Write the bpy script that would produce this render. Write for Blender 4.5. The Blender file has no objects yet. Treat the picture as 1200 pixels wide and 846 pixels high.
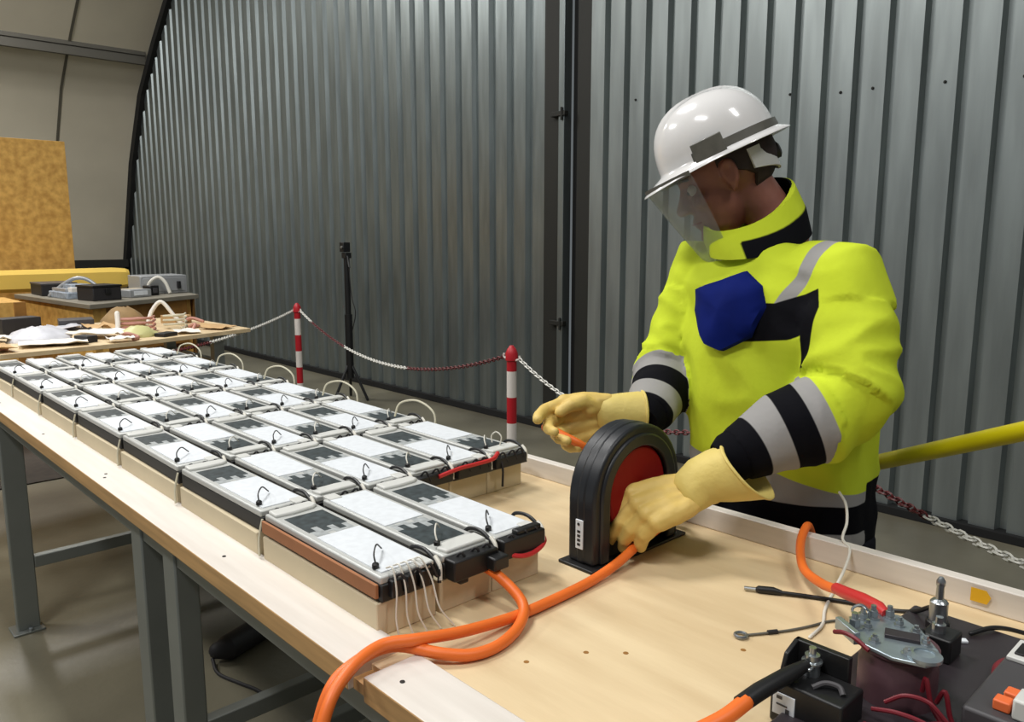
import bpy, bmesh, math, random
from math import sin, cos, pi, radians
from mathutils import Vector, Matrix, Euler, Quaternion, noise
from mathutils.bvhtree import BVHTree
random.seed(7)
V = Vector
scene = bpy.context.scene
COL = scene.collection

# ------------------------------------------------------------------ camera
cd = bpy.data.cameras.new('camera')
cam = bpy.data.objects.new('camera', cd); COL.objects.link(cam)
cd.sensor_width = 36.0; cd.lens = 932 / 1200 * 36.0
cd.clip_start = 0.05; cd.clip_end = 200
_p, _a = radians(8.99), radians(43.1)
_fw = V((-cos(_a) * cos(_p), sin(_a) * cos(_p), -sin(_p)))
cam.location = (0, 0, 1.482)
cam.rotation_euler = _fw.to_track_quat('-Z', 'Y').to_euler()
scene.camera = cam

# ------------------------------------------------------------------ world, lamps' ambience, exposure
w = bpy.data.worlds.new('hall_air'); scene.world = w; w.use_nodes = True
w.node_tree.nodes['Background'].inputs[0].default_value = (0.80, 0.88, 0.92, 1)
w.node_tree.nodes['Background'].inputs[1].default_value = 0.16
vs = scene.view_settings
vs.view_transform = 'Standard'; vs.look = 'None'; vs.gamma = 1; vs.use_curve_mapping = False
vs.exposure = 0.0

def area(loc, sx, sy, power, rot=(0, 0, 0), col=(1, .985, .96)):
    l = bpy.data.lights.new('hall_lamp_light', 'AREA'); l.shape = 'RECTANGLE'
    l.size = sx; l.size_y = sy; l.energy = power; l.color = col
    o = bpy.data.objects.new('hall_lamp_light', l); COL.objects.link(o)
    o.location = loc; o.rotation_euler = rot
    return o
# rows of ceiling luminaires hanging along the hall
area((-3.4, 0.6, 5.6), 1.6, .5, 160)
area((-9.6, 1.2, 5.6), 1.6, .5, 330)
area((-0.6, -2.2, 5.6), 1.6, .5, 175)
area((-6.4, -2.4, 5.6), 1.6, .5, 200)
area((2.2, 1.0, 5.6), 1.6, .5, 85)

# ------------------------------------------------------------------ materials
def lin(c):
    return tuple(((x / 255 / 12.92) if x / 255 <= .04045 else ((x / 255 + .055) / 1.055) ** 2.4) for x in c) + (1,)
M = {}
def mat(name, c, rough=.6, metal=0., var=0., scale=6., stretch=(1, 1, 1), bump=0., bscale=None, c2=None, spec=.5, coat=0., detail=4):
    m = bpy.data.materials.new(name); m.use_nodes = True
    nt = m.node_tree; b = nt.nodes['Principled BSDF']; L = nt.links.new
    b.inputs['Roughness'].default_value = rough; b.inputs['Metallic'].default_value = metal
    b.inputs['Specular IOR Level'].default_value = spec; b.inputs['Coat Weight'].default_value = coat
    b.inputs['Base Color'].default_value = lin(c)
    if var or bump or c2:
        tc = nt.nodes.new('ShaderNodeTexCoord'); mp = nt.nodes.new('ShaderNodeMapping')
        mp.inputs['Scale'].default_value = stretch
        L(tc.outputs['Object'], mp.inputs['Vector'])
        n = nt.nodes.new('ShaderNodeTexNoise'); n.inputs['Scale'].default_value = scale; n.inputs['Detail'].default_value = detail
        L(mp.outputs[0], n.inputs['Vector'])
        if var or c2:
            r = nt.nodes.new('ShaderNodeValToRGB')
            r.color_ramp.elements[0].position = .32; r.color_ramp.elements[1].position = .68
            a = lin(c)
            r.color_ramp.elements[0].color = tuple(max(0, x * (1 - var)) for x in a[:3]) + (1,)
            r.color_ramp.elements[1].color = lin(c2) if c2 else tuple(min(1, x * (1 + var)) for x in a[:3]) + (1,)
            L(n.outputs['Fac'], r.inputs[0]); L(r.outputs[0], b.inputs['Base Color'])
        if bump:
            n2 = n
            if bscale:
                n2 = nt.nodes.new('ShaderNodeTexNoise'); n2.inputs['Scale'].default_value = bscale
                n2.inputs['Detail'].default_value = 3; L(mp.outputs[0], n2.inputs['Vector'])
            bp = nt.nodes.new('ShaderNodeBump'); bp.inputs['Strength'].default_value = bump; bp.inputs['Distance'].default_value = .01
            L(n2.outputs['Fac'], bp.inputs['Height']); L(bp.outputs[0], b.inputs['Normal'])
    M[name] = m
    return m
mat('concrete', (104, 98, 82), .42, var=.30, scale=1.3, bump=.08, bscale=40, c2=(122, 117, 99))
mat('galvanized', (136, 144, 144), .40, .85, var=.16, scale=2.2, stretch=(6, 6, .7), bump=.03, bscale=9)
mat('galvanized_door', (150, 157, 156), .42, .8, var=.14, scale=2.0, stretch=(6, 6, .7), bump=.03, bscale=9)
mat('dark_steel', (38, 38, 34), .6, .3)
mat('black_gap', (8, 8, 8), .8)
mat('membrane', (206, 198, 178), .7, var=.06, scale=1.1)
mat('membrane_dark', (92, 88, 76), .7)
mat('purlin', (105, 102, 94), .5, .5)
mat('plywood', (214, 188, 146), .55, var=.10, scale=2.2, stretch=(1.2, 7, 7), bump=.03, bscale=30, c2=(224, 202, 162))
mat('white_wood', (216, 208, 198), .5, var=.06, scale=3, stretch=(1, 12, 12), c2=(224, 217, 208))
mat('raw_wood_edge', (190, 150, 98), .6, var=.16, scale=5, stretch=(1, 14, 14))
mat('table_steel', (136, 140, 136), .45, .55, var=.08, scale=4)
mat('card_block', (206, 191, 160), .75, var=.06, scale=5, bump=.03, bscale=50)
mat('module_case', (190, 191, 187), .45, .2, var=.05, scale=8)
mat('cap_plastic', (204, 204, 199), .45)
mat('black_plastic', (20, 20, 21), .45)
mat('tray_black', (24, 23, 22), .55)
mat('brown_card', (158, 104, 66), .75, var=.08, scale=12)
mat('sticker_dark', (50, 58, 60), .5, var=.45, scale=60, detail=1)
mat('print_grey', (160, 164, 164), .5, var=.2, scale=70, detail=1)
mat('white_sticker', (218, 222, 226), .5, var=.04, scale=60, detail=1)
mat('white_cable', (216, 212, 200), .5)
mat('cream_cable', (206, 200, 176), .5)
mat('orange_cable', (232, 112, 40), .45, var=.05, scale=10)
mat('red_plastic', (190, 42, 44), .42)
mat('dark_red', (128, 6, 14), .5, spec=.2)
mat('red_wire', (110, 22, 34), .45)
mat('drum_black', (26, 28, 32), .42, var=.12, scale=6)
mat('bolt_metal', (170, 175, 178), .3, .9)
mat('plate_metal', (160, 172, 178), .35, .75, var=.15, scale=30)
mat('panel_dark', (44, 38, 42), .42)
mat('contactor', (78, 52, 58), .5)
mat('unit_grey', (66, 64, 66), .5)
mat('orange_plastic', (226, 108, 56), .5)
mat('pole_yellow', (214, 200, 20), .38, var=.08, scale=5)
mat('post_red', (178, 24, 36), .45)
mat('post_white', (222, 214, 206), .5)
mat('chain_white', (222, 220, 212), .5)
mat('chain_red', (96, 24, 26), .5)
mat('osb', (208, 156, 74), .65, var=.22, scale=16, stretch=(1, 1, 1), bump=.06, bscale=30, c2=(226, 180, 96))
mat('osb_dark', (150, 104, 44), .7, var=.2, scale=12)
mat('foam_yellow', (246, 208, 98), .7, var=.05, scale=3)
mat('tray_grey', (132, 126, 112), .5, .1, var=.1, scale=5)
mat('device_silver', (168, 170, 172), .4, .4)
mat('device_blue', (150, 160, 172), .5, var=.3, scale=30)
mat('paper', (232, 226, 216), .8)
mat('plastic_bag', (214, 214, 220), .3, var=.1, scale=20)
mat('kraft', (196, 160, 112), .8, var=.1, scale=12)
mat('green_plastic', (196, 192, 132), .5)
mat('bag_brown', (150, 122, 82), .85, var=.15, scale=12)
mat('pink_wire', (186, 132, 116), .6)
mat('floor_shade', (58, 50, 42), .8, var=.2, scale=20)  # shade on the floor below bench and trolley, put into the colour
mat('dark_object', (34, 32, 34), .6)
mat('sticker_yellow', (222, 170, 24), .5)
mat('glove_latex', (214, 182, 98), .55, var=.07, scale=14, bump=.12, bscale=55, c2=(224, 194, 112))
mat('glove_cuff', (214, 192, 108), .6, var=.06, scale=14, bump=.15, bscale=70)
mat('skin', (136, 86, 72), .5, var=.10, scale=22)
mat('hair', (44, 30, 26), .7, var=.3, scale=60)
mat('eye_white', (190, 180, 174), .3)
mat('helmet_white', (226, 224, 222), .16, coat=.6)
mat('helmet_rim', (214, 208, 186), .35)
mat('bracket_grey', (92, 90, 82), .45, var=.15, scale=40)
mat('trouser', (26, 26, 32), .85, spec=.1)
mat('boot', (24, 22, 22), .6)
mat('blue_cloth', (8, 24, 92), .85, spec=.1, var=.18, scale=9, bump=.2, bscale=12)
mat('jacket_black', (20, 20, 26), .85)
mat('knit_black', (12, 12, 17), .9, spec=.1)
mat('lamp_white', (225, 225, 222), .5)

def visor_mat():
    m = bpy.data.materials.new('visor'); m.use_nodes = True
    nt = m.node_tree; nt.nodes.clear()
    o = nt.nodes.new('ShaderNodeOutputMaterial'); mx = nt.nodes.new('ShaderNodeMixShader')
    t = nt.nodes.new('ShaderNodeBsdfTransparent'); g = nt.nodes.new('ShaderNodeBsdfPrincipled')
    t.inputs[0].default_value = (.90, .92, .92, 1)
    g.inputs['Base Color'].default_value = (.55, .58, .58, 1); g.inputs['Roughness'].default_value = .16
    lw = nt.nodes.new('ShaderNodeLayerWeight'); lw.inputs[0].default_value = .35
    mp = nt.nodes.new('ShaderNodeMapRange'); mp.inputs[3].default_value = .06; mp.inputs[4].default_value = .55
    nt.links.new(lw.outputs['Facing'], mp.inputs[0]); nt.links.new(mp.outputs[0], mx.inputs[0])
    nt.links.new(t.outputs[0], mx.inputs[1]); nt.links.new(g.outputs[0], mx.inputs[2]); nt.links.new(mx.outputs[0], o.inputs[0])
    M['visor'] = m
visor_mat()

def jacket_mat():
    """High-visibility cloth: yellow, with sewn-in grey reflective and black panels given by signed distances on the garment."""
    m = bpy.data.materials.new('jacket_cloth'); m.use_nodes = True
    nt = m.node_tree; b = nt.nodes['Principled BSDF']; L = nt.links.new
    b.inputs['Roughness'].default_value = .85; b.inputs['Specular IOR Level'].default_value = .12
    tc = nt.nodes.new('ShaderNodeTexCoord'); n = nt.nodes.new('ShaderNodeTexNoise'); n.inputs['Scale'].default_value = 9
    L(tc.outputs['Object'], n.inputs['Vector'])
    r = nt.nodes.new('ShaderNodeValToRGB'); r.color_ramp.elements[0].color = lin((190, 206, 44)); r.color_ramp.elements[1].color = lin((206, 222, 62))
    L(n.outputs['Fac'], r.inputs[0])
    cur = r.outputs[0]
    for nm, c in (('panel_grey', (150, 148, 146)), ('panel_black', (10, 10, 16))):
        a = nt.nodes.new('ShaderNodeAttribute'); a.attribute_name = nm
        mr = nt.nodes.new('ShaderNodeMapRange'); mr.inputs[1].default_value = -.001; mr.inputs[2].default_value = .001
        L(a.outputs['Fac'], mr.inputs[0])
        mx = nt.nodes.new('ShaderNodeMix'); mx.data_type = 'RGBA'
        mx.inputs[7].default_value = lin(c)
        L(mr.outputs[0], mx.inputs[0]); L(cur, mx.inputs[6]); cur = mx.outputs[2]
    L(cur, b.inputs['Base Color'])
    n2 = nt.nodes.new('ShaderNodeTexNoise'); n2.inputs['Scale'].default_value = 26; n2.inputs['Detail'].default_value = 3
    L(tc.outputs['Object'], n2.inputs['Vector'])
    bp = nt.nodes.new('ShaderNodeBump'); bp.inputs['Strength'].default_value = .18; bp.inputs['Distance'].default_value = .01
    L(n2.outputs['Fac'], bp.inputs['Height']); L(bp.outputs[0], b.inputs['Normal'])
    M['jacket_cloth'] = m
jacket_mat()

# ------------------------------------------------------------------ helpers
class MB:
    """Collects shapes; build() links them as ONE mesh object."""
    def __init__(s): s.v = []; s.f = []; s.mi = []; s.cur = 0
    def add(s, vs, fs, mx=None):
        k = len(s.v)
        s.v += [tuple(mx @ V(p)) if mx else tuple(p) for p in vs]
        s.f += [tuple(i + k for i in f) for f in fs]; s.mi += [s.cur] * len(fs)
        return s
    def box(s, a, b, mx=None):
        x0, y0, z0 = a; x1, y1, z1 = b
        return s.add([(x0, y0, z0), (x1, y0, z0), (x1, y1, z0), (x0, y1, z0), (x0, y0, z1), (x1, y0, z1), (x1, y1, z1), (x0, y1, z1)],
                     [(0, 3, 2, 1), (4, 5, 6, 7), (0, 1, 5, 4), (1, 2, 6, 5), (2, 3, 7, 6), (3, 0, 4, 7)], mx)
    def prism(s, poly, z0, z1, mx=None):
        n = len(poly)
        return s.add([(x, y, z0) for x, y in poly] + [(x, y, z1) for x, y in poly],
                     [tuple(range(n))[::-1], tuple(range(n, 2 * n))] + [(i, (i + 1) % n, n + (i + 1) % n, n + i) for i in range(n)], mx)
    def rings(s, rs, cap=True, close=False):
        n = len(rs[0]); vs = [p for r in rs for p in r]; fs = []
        for k in range(len(rs) - 1):
            for i in range(n):
                fs.append((k * n + i, k * n + (i + 1) % n, (k + 1) * n + (i + 1) % n, (k + 1) * n + i))
        if close:
            k = len(rs) - 1
            fs += [(k * n + i, k * n + (i + 1) % n, (i + 1) % n, i) for i in range(n)]
        elif cap:
            fs += [tuple(range(n))[::-1], tuple(range((len(rs) - 1) * n, len(rs) * n))]
        return s.add(vs, fs)
    def tube(s, path, r, n=10, round_ends=False, up=None):
        P = [V(p) for p in path]; R = list(r) if hasattr(r, '__len__') else [r] * len(P)
        if round_ends:
            a = (P[1] - P[0]).normalized(); b = (P[-1] - P[-2]).normalized(); r0, r1 = R[0], R[-1]
            pre = [(P[0] - a * r0 * sin(t), r0 * cos(t)) for t in (1.45, 1.0, .5)]
            post = [(P[-1] + b * r1 * sin(t), r1 * cos(t)) for t in (.5, 1.0, 1.45)]
            P = [x for x, _ in pre] + P + [x for x, _ in post]; R = [x for _, x in pre] + R + [x for _, x in post]
        T = [((P[min(i + 1, len(P) - 1)] - P[max(i - 1, 0)])).normalized() for i in range(len(P))]
        u = V(up) if up else (V((0, 0, 1)) if abs(T[0].z) < .9 else V((1, 0, 0)))
        rs = []
        for p, t, rr in zip(P, T, R):
            u = (u - t * u.dot(t)).normalized(); q = t.cross(u)
            ra, rb = rr if hasattr(rr, '__len__') else (rr, rr)
            rs.append([p + u * ra * cos(2 * pi * i / n) + q * rb * sin(2 * pi * i / n) for i in range(n)])
        return s.rings(rs)
    def lathe(s, prof, mx=None, n=20):
        rs = [[V((r * cos(2 * pi * i / n), r * sin(2 * pi * i / n), z)) for i in range(n)] for r, z in prof]
        if mx: rs = [[mx @ p for p in r] for r in rs]
        return s.rings(rs)
    def cyl(s, a, b, r, n=14): return s.tube([a, b], r, n)
    def ball(s, c, r, mx=None, n=16, m=10):
        rx, ry, rz = r if hasattr(r, '__len__') else (r, r, r)
        c = V(c); rs = []
        for k in range(1, m):
            t = -pi / 2 + pi * k / m
            ring = [V((rx * cos(t) * cos(2 * pi * i / n), ry * cos(t) * sin(2 * pi * i / n), rz * sin(t))) for i in range(n)]
            rs.append([c + (mx @ p if mx else p) for p in ring])
        return s.rings(rs)
    def mesh(s, name):
        me = bpy.data.meshes.new(name); me.from_pydata(s.v, [], s.f)
        for p, i in zip(me.polygons, s.mi): p.material_index = i
        bm = bmesh.new(); bm.from_mesh(me); bmesh.ops.recalc_face_normals(bm, faces=bm.faces); bm.to_mesh(me); bm.free()
        return me
    def build(s, name, m, parent=None, smooth=35, bevel=0, seg=2, loc=None):
        me = s.mesh(name)
        for x in (m if isinstance(m, (list, tuple)) else [m]): me.materials.append(M[x])
        return link(name, me, parent, smooth, bevel, seg, loc)

def link(name, me, parent=None, smooth=35, bevel=0, seg=2, loc=None):
    if smooth:
        me.shade_smooth()
        if smooth < 180: me.set_sharp_from_angle(angle=radians(smooth))
    o = bpy.data.objects.new(name, me); COL.objects.link(o)
    if bevel:
        b = o.modifiers.new('edge', 'BEVEL'); b.width = bevel; b.segments = seg; b.limit_method = 'ANGLE'; b.angle_limit = radians(40)
    if parent:
        o.parent = parent
        if loc is None: o.matrix_parent_inverse = parent_world(parent).inverted()
    if loc is not None: o.location = loc
    return o
def parent_world(o):
    m = Matrix.LocRotScale(o.location, o.rotation_euler, o.scale)
    if o.parent: m = parent_world(o.parent) @ o.matrix_parent_inverse @ m
    return m
def empty(name, loc, rz=0):
    o = bpy.data.objects.new(name, None); COL.objects.link(o); o.location = loc; o.rotation_euler.z = rz
    o.empty_display_size = .05
    return o
def tag(o, label=None, cat=None, group=None, kind=None):
    if label: o['label'] = label
    if cat: o['category'] = cat
    if group: o['group'] = group
    if kind: o['kind'] = kind
    return o
def kids(o): return [c for c in COL.objects if c.parent == o]
def copy_tree(o, tree, parent=None):
    c = o.copy(); COL.objects.link(c)
    if parent: c.parent = parent
    for ch, sub in tree: copy_tree(ch, sub, c)
    return c
def tree_of(o): return [(c, tree_of(c)) for c in kids(o)]
def curve(pts, n=8):
    """Catmull-Rom through the points."""
    P = [V(p) for p in pts]; P = [P[0] * 2 - P[1]] + P + [P[-1] * 2 - P[-2]]; out = []
    for i in range(1, len(P) - 2):
        a, b, c, d = P[i - 1:i + 3]
        for k in range(n):
            t = k / n
            out.append(.5 * ((2 * b) + (c - a) * t + (2 * a - 5 * b + 4 * c - d) * t * t + (3 * b - a - 3 * c + d) * t ** 3))
    return out + [P[-2]]
def frame(origin, x, y):
    x = V(x).normalized(); y = V(y); y = (y - x * y.dot(x)).normalized(); z = x.cross(y)
    return Matrix(((x.x, y.x, z.x, origin[0]), (x.y, y.y, z.y, origin[1]), (x.z, y.z, z.z, origin[2]), (0, 0, 0, 1)))

# ================================================================== THE HALL
WY = 4.312                                    # plane of the steel end wall
fl = MB().box((-15.5, -4, -.2), (4, WY + .6, 0)).build('floor', 'concrete', smooth=0); tag(fl, 'grey olive concrete hall floor', kind='structure')

def corrugated(x0, x1, pitch, top_of, y, name, m, parent, crest, web, depth, z0=.02):
    """One rolled steel sheet with trapezoid ribs."""
    pts = []; x = x0
    while x < x1 - 1e-4:
        for dx, d in ((0, 0), (crest, 0), (crest + web, depth), (pitch - web, depth)):
            if x + dx <= x1 + 1e-4: pts.append((x + dx, y + d))
        x += pitch
    pts.append((x1, y))
    vs = []; fs = []
    for px, py in pts:
        vs += [(px, py, z0), (px, py, top_of(px))]
    for i in range(len(pts) - 1): fs.append((2 * i, 2 * i + 2, 2 * i + 3, 2 * i + 1))
    me = bpy.data.meshes.new(name); me.from_pydata(vs, [], fs); me.materials.append(M[m])
    return link(name, me, parent, smooth=0)
# arch profile of the tent hall in the wall's plane
ARCH = [(-13.95, 0), (-13.66, 1.02), (-13.03, 2.57), (-12.45, 3.5), (-11.8, 4.1), (-11.25, 4.54), (-10.3, 5.2), (-9.0, 5.95), (-7.4, 6.7), (-5.6, 7.3), (-3.6, 7.75), (-1.5, 7.95), (.6, 7.9), (4, 7.3)]
def arch_z(x):
    for (xa, za), (xb, zb) in zip(ARCH, ARCH[1:]):
        if xa <= x <= xb: return za + (zb - za) * (x - xa) / (xb - xa)
    return ARCH[-1][1]
wl = empty('wall_back', (-9, WY, 0)); tag(wl, 'galvanized corrugated steel end wall of the hall', kind='structure')
x = -13.9
while x < -4.25 - .01:
    x2 = min(x + 5 * .207, -4.24)
    corrugated(x, x2, .207, lambda q: min(arch_z(q), 7.0) - .02, WY, 'steel_sheet', 'galvanized', wl, .125, .022, .040)
    x = x2
wd = empty('wall_back_door', (-1, WY, 0)); tag(wd, 'galvanized ribbed steel sliding door leaf beside the end wall', kind='structure')
wd.name = 'door_1'
x = -3.80
while x < 2.5:
    corrugated(x, x + 6 * .1713, .1713, lambda q: 6.2, WY - .01, 'steel_sheet', 'galvanized_door', wd, .118, .012, .046)
    x += 6 * .1713
s = MB()
for px, pz in ((-3.42, 2.36), (-2.33, 2.26), (-2.04, 2.235), (-1.87, 2.235), (-1.52, 2.22), (-1.18, 2.20), (-2.86, 2.30)):
    s.lathe([(.008, 0), (.008, .003), (.005, .006), (.0045, .009)], Matrix.Translation((px + .012, WY - .01, pz)) @ Matrix.Rotation(pi / 2, 4, 'X'), 8)
o = s.build('screws', 'dark_steel', wd); o['kind'] = 'stuff'; o['label'] = 'dark screw heads in the steel ribs'
# door jamb
t = MB().box((-4.24, WY - .02, 0), (-4.07, WY + .05, 6.2)).build('trim_1', 'dark_steel', bevel=.004); tag(t, 'dark door jamb channel in the steel wall', kind='structure')
t = MB().box((-4.07, WY - .05, 0), (-4.015, WY + .03, 6.2)).build('trim_2', 'galvanized', bevel=.004); tag(t, 'bright steel jamb edge beside the door gap', kind='structure')
t = MB().box((-4.015, WY + .05, 0), (-3.80, WY + .12, 6.2)).build('trim_3', 'black_gap', smooth=0); tag(t, 'black gap between wall and door leaf', kind='structure')
t = MB().box((-3.93, WY - .005, 0), (-3.80, WY + .05, 6.2)).build('trim_4', 'dark_steel', bevel=.003); tag(t, 'dark steel edge strip of the door leaf', kind='structure')
s = MB()
for z in (.82, 2.32): s.box((-4.14, WY - .06, z), (-4.0, WY - .02, z + .035)); s.cyl((-4.03, WY - .06, z - .03), (-4.03, WY - .06, z + .06), .009)
t = s.build('trim_5', 'dark_steel', bevel=.004); tag(t, 'dark hinge brackets on the door jamb', kind='structure')
t = MB().box((-13.95, WY - .03, 0), (-3.8, WY + .06, .055)).build('baseboard_back', 'black_gap', smooth=0, bevel=.003); tag(t, 'black base strip under the steel wall', kind='structure')
t = MB().box((-3.8, WY - .04, 0), (2.5, WY + .06, .045)).build('baseboard_door', 'black_gap', smooth=0, bevel=.003); tag(t, 'black base strip under the steel door', kind='structure')
# membrane vault, arch rib, purlins
def vault(y0, y1, off=0.0, a=0, b=len(ARCH) - 5):
    vs = []; fs = []
    for (xx, zz) in ARCH[a:b]: vs += [(xx - .25 - off, y0, zz), (xx - .25 - off, y1, zz)]
    for i in range(b - a - 1): fs.append((2 * i, 2 * i + 1, 2 * i + 3, 2 * i + 2))
    return vs, fs
ce = empty('ceiling', (-13, 1, 0)); tag(ce, 'beige fabric vault of the hall', kind='structure')
for (y0, y1) in ((3.3, WY + .5), (1.9, 3.28), (.4, 1.88), (-1.2, .38), (-4, -1.22)):
    vs, fs = vault(y0, y1)
    me = bpy.data.meshes.new('fabric_panel'); me.from_pydata(vs, [], fs); me.materials.append(M['membrane']); link('fabric_panel', me, ce, smooth=60)
for yy in (3.29, 1.89, .39, -1.21):
    vs, fs = vault(yy - .018, yy + .018, -.012)
    me = bpy.data.meshes.new('fabric_seam'); me.from_pydata(vs, [], fs); me.materials.append(M['membrane_dark']); link('fabric_seam', me, ce, smooth=60)
s = MB(); pr = [(xx, zz) for xx, zz in ARCH]
s.rings([[V((xx - .10, WY - .06, zz)), V((xx + .05, WY - .06, zz - .02)), V((xx + .05, WY + .05, zz - .02)), V((xx - .10, WY + .05, zz))] for xx, zz in pr])
t = s.build('trim_6', 'black_gap', smooth=0); tag(t, 'black arch rib where vault meets steel wall', kind='structure')
s = MB(); s.box((-12.22, -4, 3.98), (-12.12, WY - .05, 4.10)); s.box((-12.30, -4, 4.10), (-12.05, WY - .05, 4.12)); s.box((-12.2, -4, 3.86), (-12.14, WY - .05, 3.98))
t = s.build('trim_7', 'purlin', bevel=.004); tag(t, 'grey steel purlin along the fabric vault', kind='structure')
t = MB().box((-13.62, -4, .98), (-13.5, WY - .05, 1.10)).build('trim_8', 'dark_steel', bevel=.004); tag(t, 'dark base rail of the fabric vault', kind='structure')
t = MB().box((-13.9, -4, 0), (-13.66, WY - .05, 1.0)).build('baseboard_left', 'membrane_dark', smooth=0); tag(t, 'dark lower kerb under the fabric vault', kind='structure')

# ================================================================== WORKBENCH
TZ = .893; RZ = .905; RB = .868
wb = empty('workbench', (-1.8, .93, 0)); tag(wb, 'long plywood workbench with white edge rails and grey steel legs, carrying the battery modules', 'workbench')
MB().box((-3.9, .56, TZ - .018), (.45, 1.375, TZ)).build('tabletop', 'plywood', wb, bevel=.001)
def rail(name, x0, x1):
    s = MB(); s.box((x0, .521, RB), (x1, .612, RZ)); s.mi[-6:] = [0] * 6
    for i in range(6): s.mi[i] = 1 if i in (2,) else 0
    r = s.build(name, ['white_wood', 'raw_wood_edge'], wb, bevel=.0025)
    return r
rail('side_rail', -3.92, -.884); rail('side_rail', -.846, .45)
MB().box((-.886, .530, RB), (-.844, .575, RB + .016)).build('rail_notch_floor', 'raw_wood_edge', wb)
s = MB()
s.add([(-3.92, 1.30, TZ), (-.30, 1.355, TZ), (.45, 1.366, TZ), (-3.92, 1.322, TZ), (-.30, 1.377, TZ), (.45, 1.388, TZ),
       (-3.92, 1.298, .937), (-.30, 1.353, .937), (.45, 1.364, .937), (-3.92, 1.322, .937), (-.30, 1.377, .937), (.45, 1.388, .937)],
      [(0, 1, 7, 6), (1, 2, 8, 7), (3, 9, 10, 4), (4, 10, 11, 5), (6, 7, 10, 9), (7, 8, 11, 10), (0, 6, 9, 3), (2, 5, 11, 8), (0, 3, 4, 1), (1, 4, 5, 2)])
o = s.build('back_rail', 'white_wood', wb, bevel=.002)
s = MB()
for px in (-3.2, -2.6, -2.05, -2.02, -1.36, -.80): s.lathe([(.0036, 0), (.0036, .0010), (.002, .0012)], Matrix.Translation((px, .545 + random.random() * .02, RZ)), 8)
o = s.build('screws', 'dark_steel', wb); o['kind'] = 'stuff'; o['label'] = 'small dark screw heads'
for y in (.56, 1.27): MB().box((-3.8, y, .80), (.4, y + .05, TZ - .018)).build('support_beam', 'table_steel', wb, bevel=.003)
for x in (-3.35, -1.885, -1.685, .25):
    for y in (.555, 1.24):
        w_ = .068 if x > -3 else .04
        lg = MB().box((x, y, 0.006), (x + w_, y + (.05 if x > -3 else .075), TZ - .018)).build('leg', 'table_steel', wb, bevel=.004)
        MB().box((x - .03, y - .02, 0), (x + w_ + .03, y + .085, .008)).build('foot_plate', 'table_steel', lg, bevel=.002)
        s = MB()
        for dx in (-.018, w_ + .018): s.lathe([(.009, 0), (.009, .008), (.006, .012)], Matrix.Translation((x + dx, y + .037, .008)), 6)
        s.build('bolts', 'bolt_metal', lg)['kind'] = 'stuff'
    MB().box((x + .005, .63, .24), (x + .04, 1.24, .285)).build('crossbar', 'table_steel', wb, bevel=.003)
s = MB()
for px, py in ((-.70, .80), (-.66, .84), (-.74, .72), (-.55, .97)): s.lathe([(.0042, 0), (.0038, .0004)], Matrix.Translation((px, py, TZ)), 10)
s.build('knots', 'osb_dark', wb)['kind'] = 'stuff'
MB().prism([(-.372, 0), (-.348, 0), (-.343, .012), (-.350, .022), (-.372, .022)], 0, .0006, frame((0, 1.3535, .908), (1, .0147, 0), (0, 0, 1))).build('yellow_tape', 'sticker_yellow', wb, smooth=0)

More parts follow.
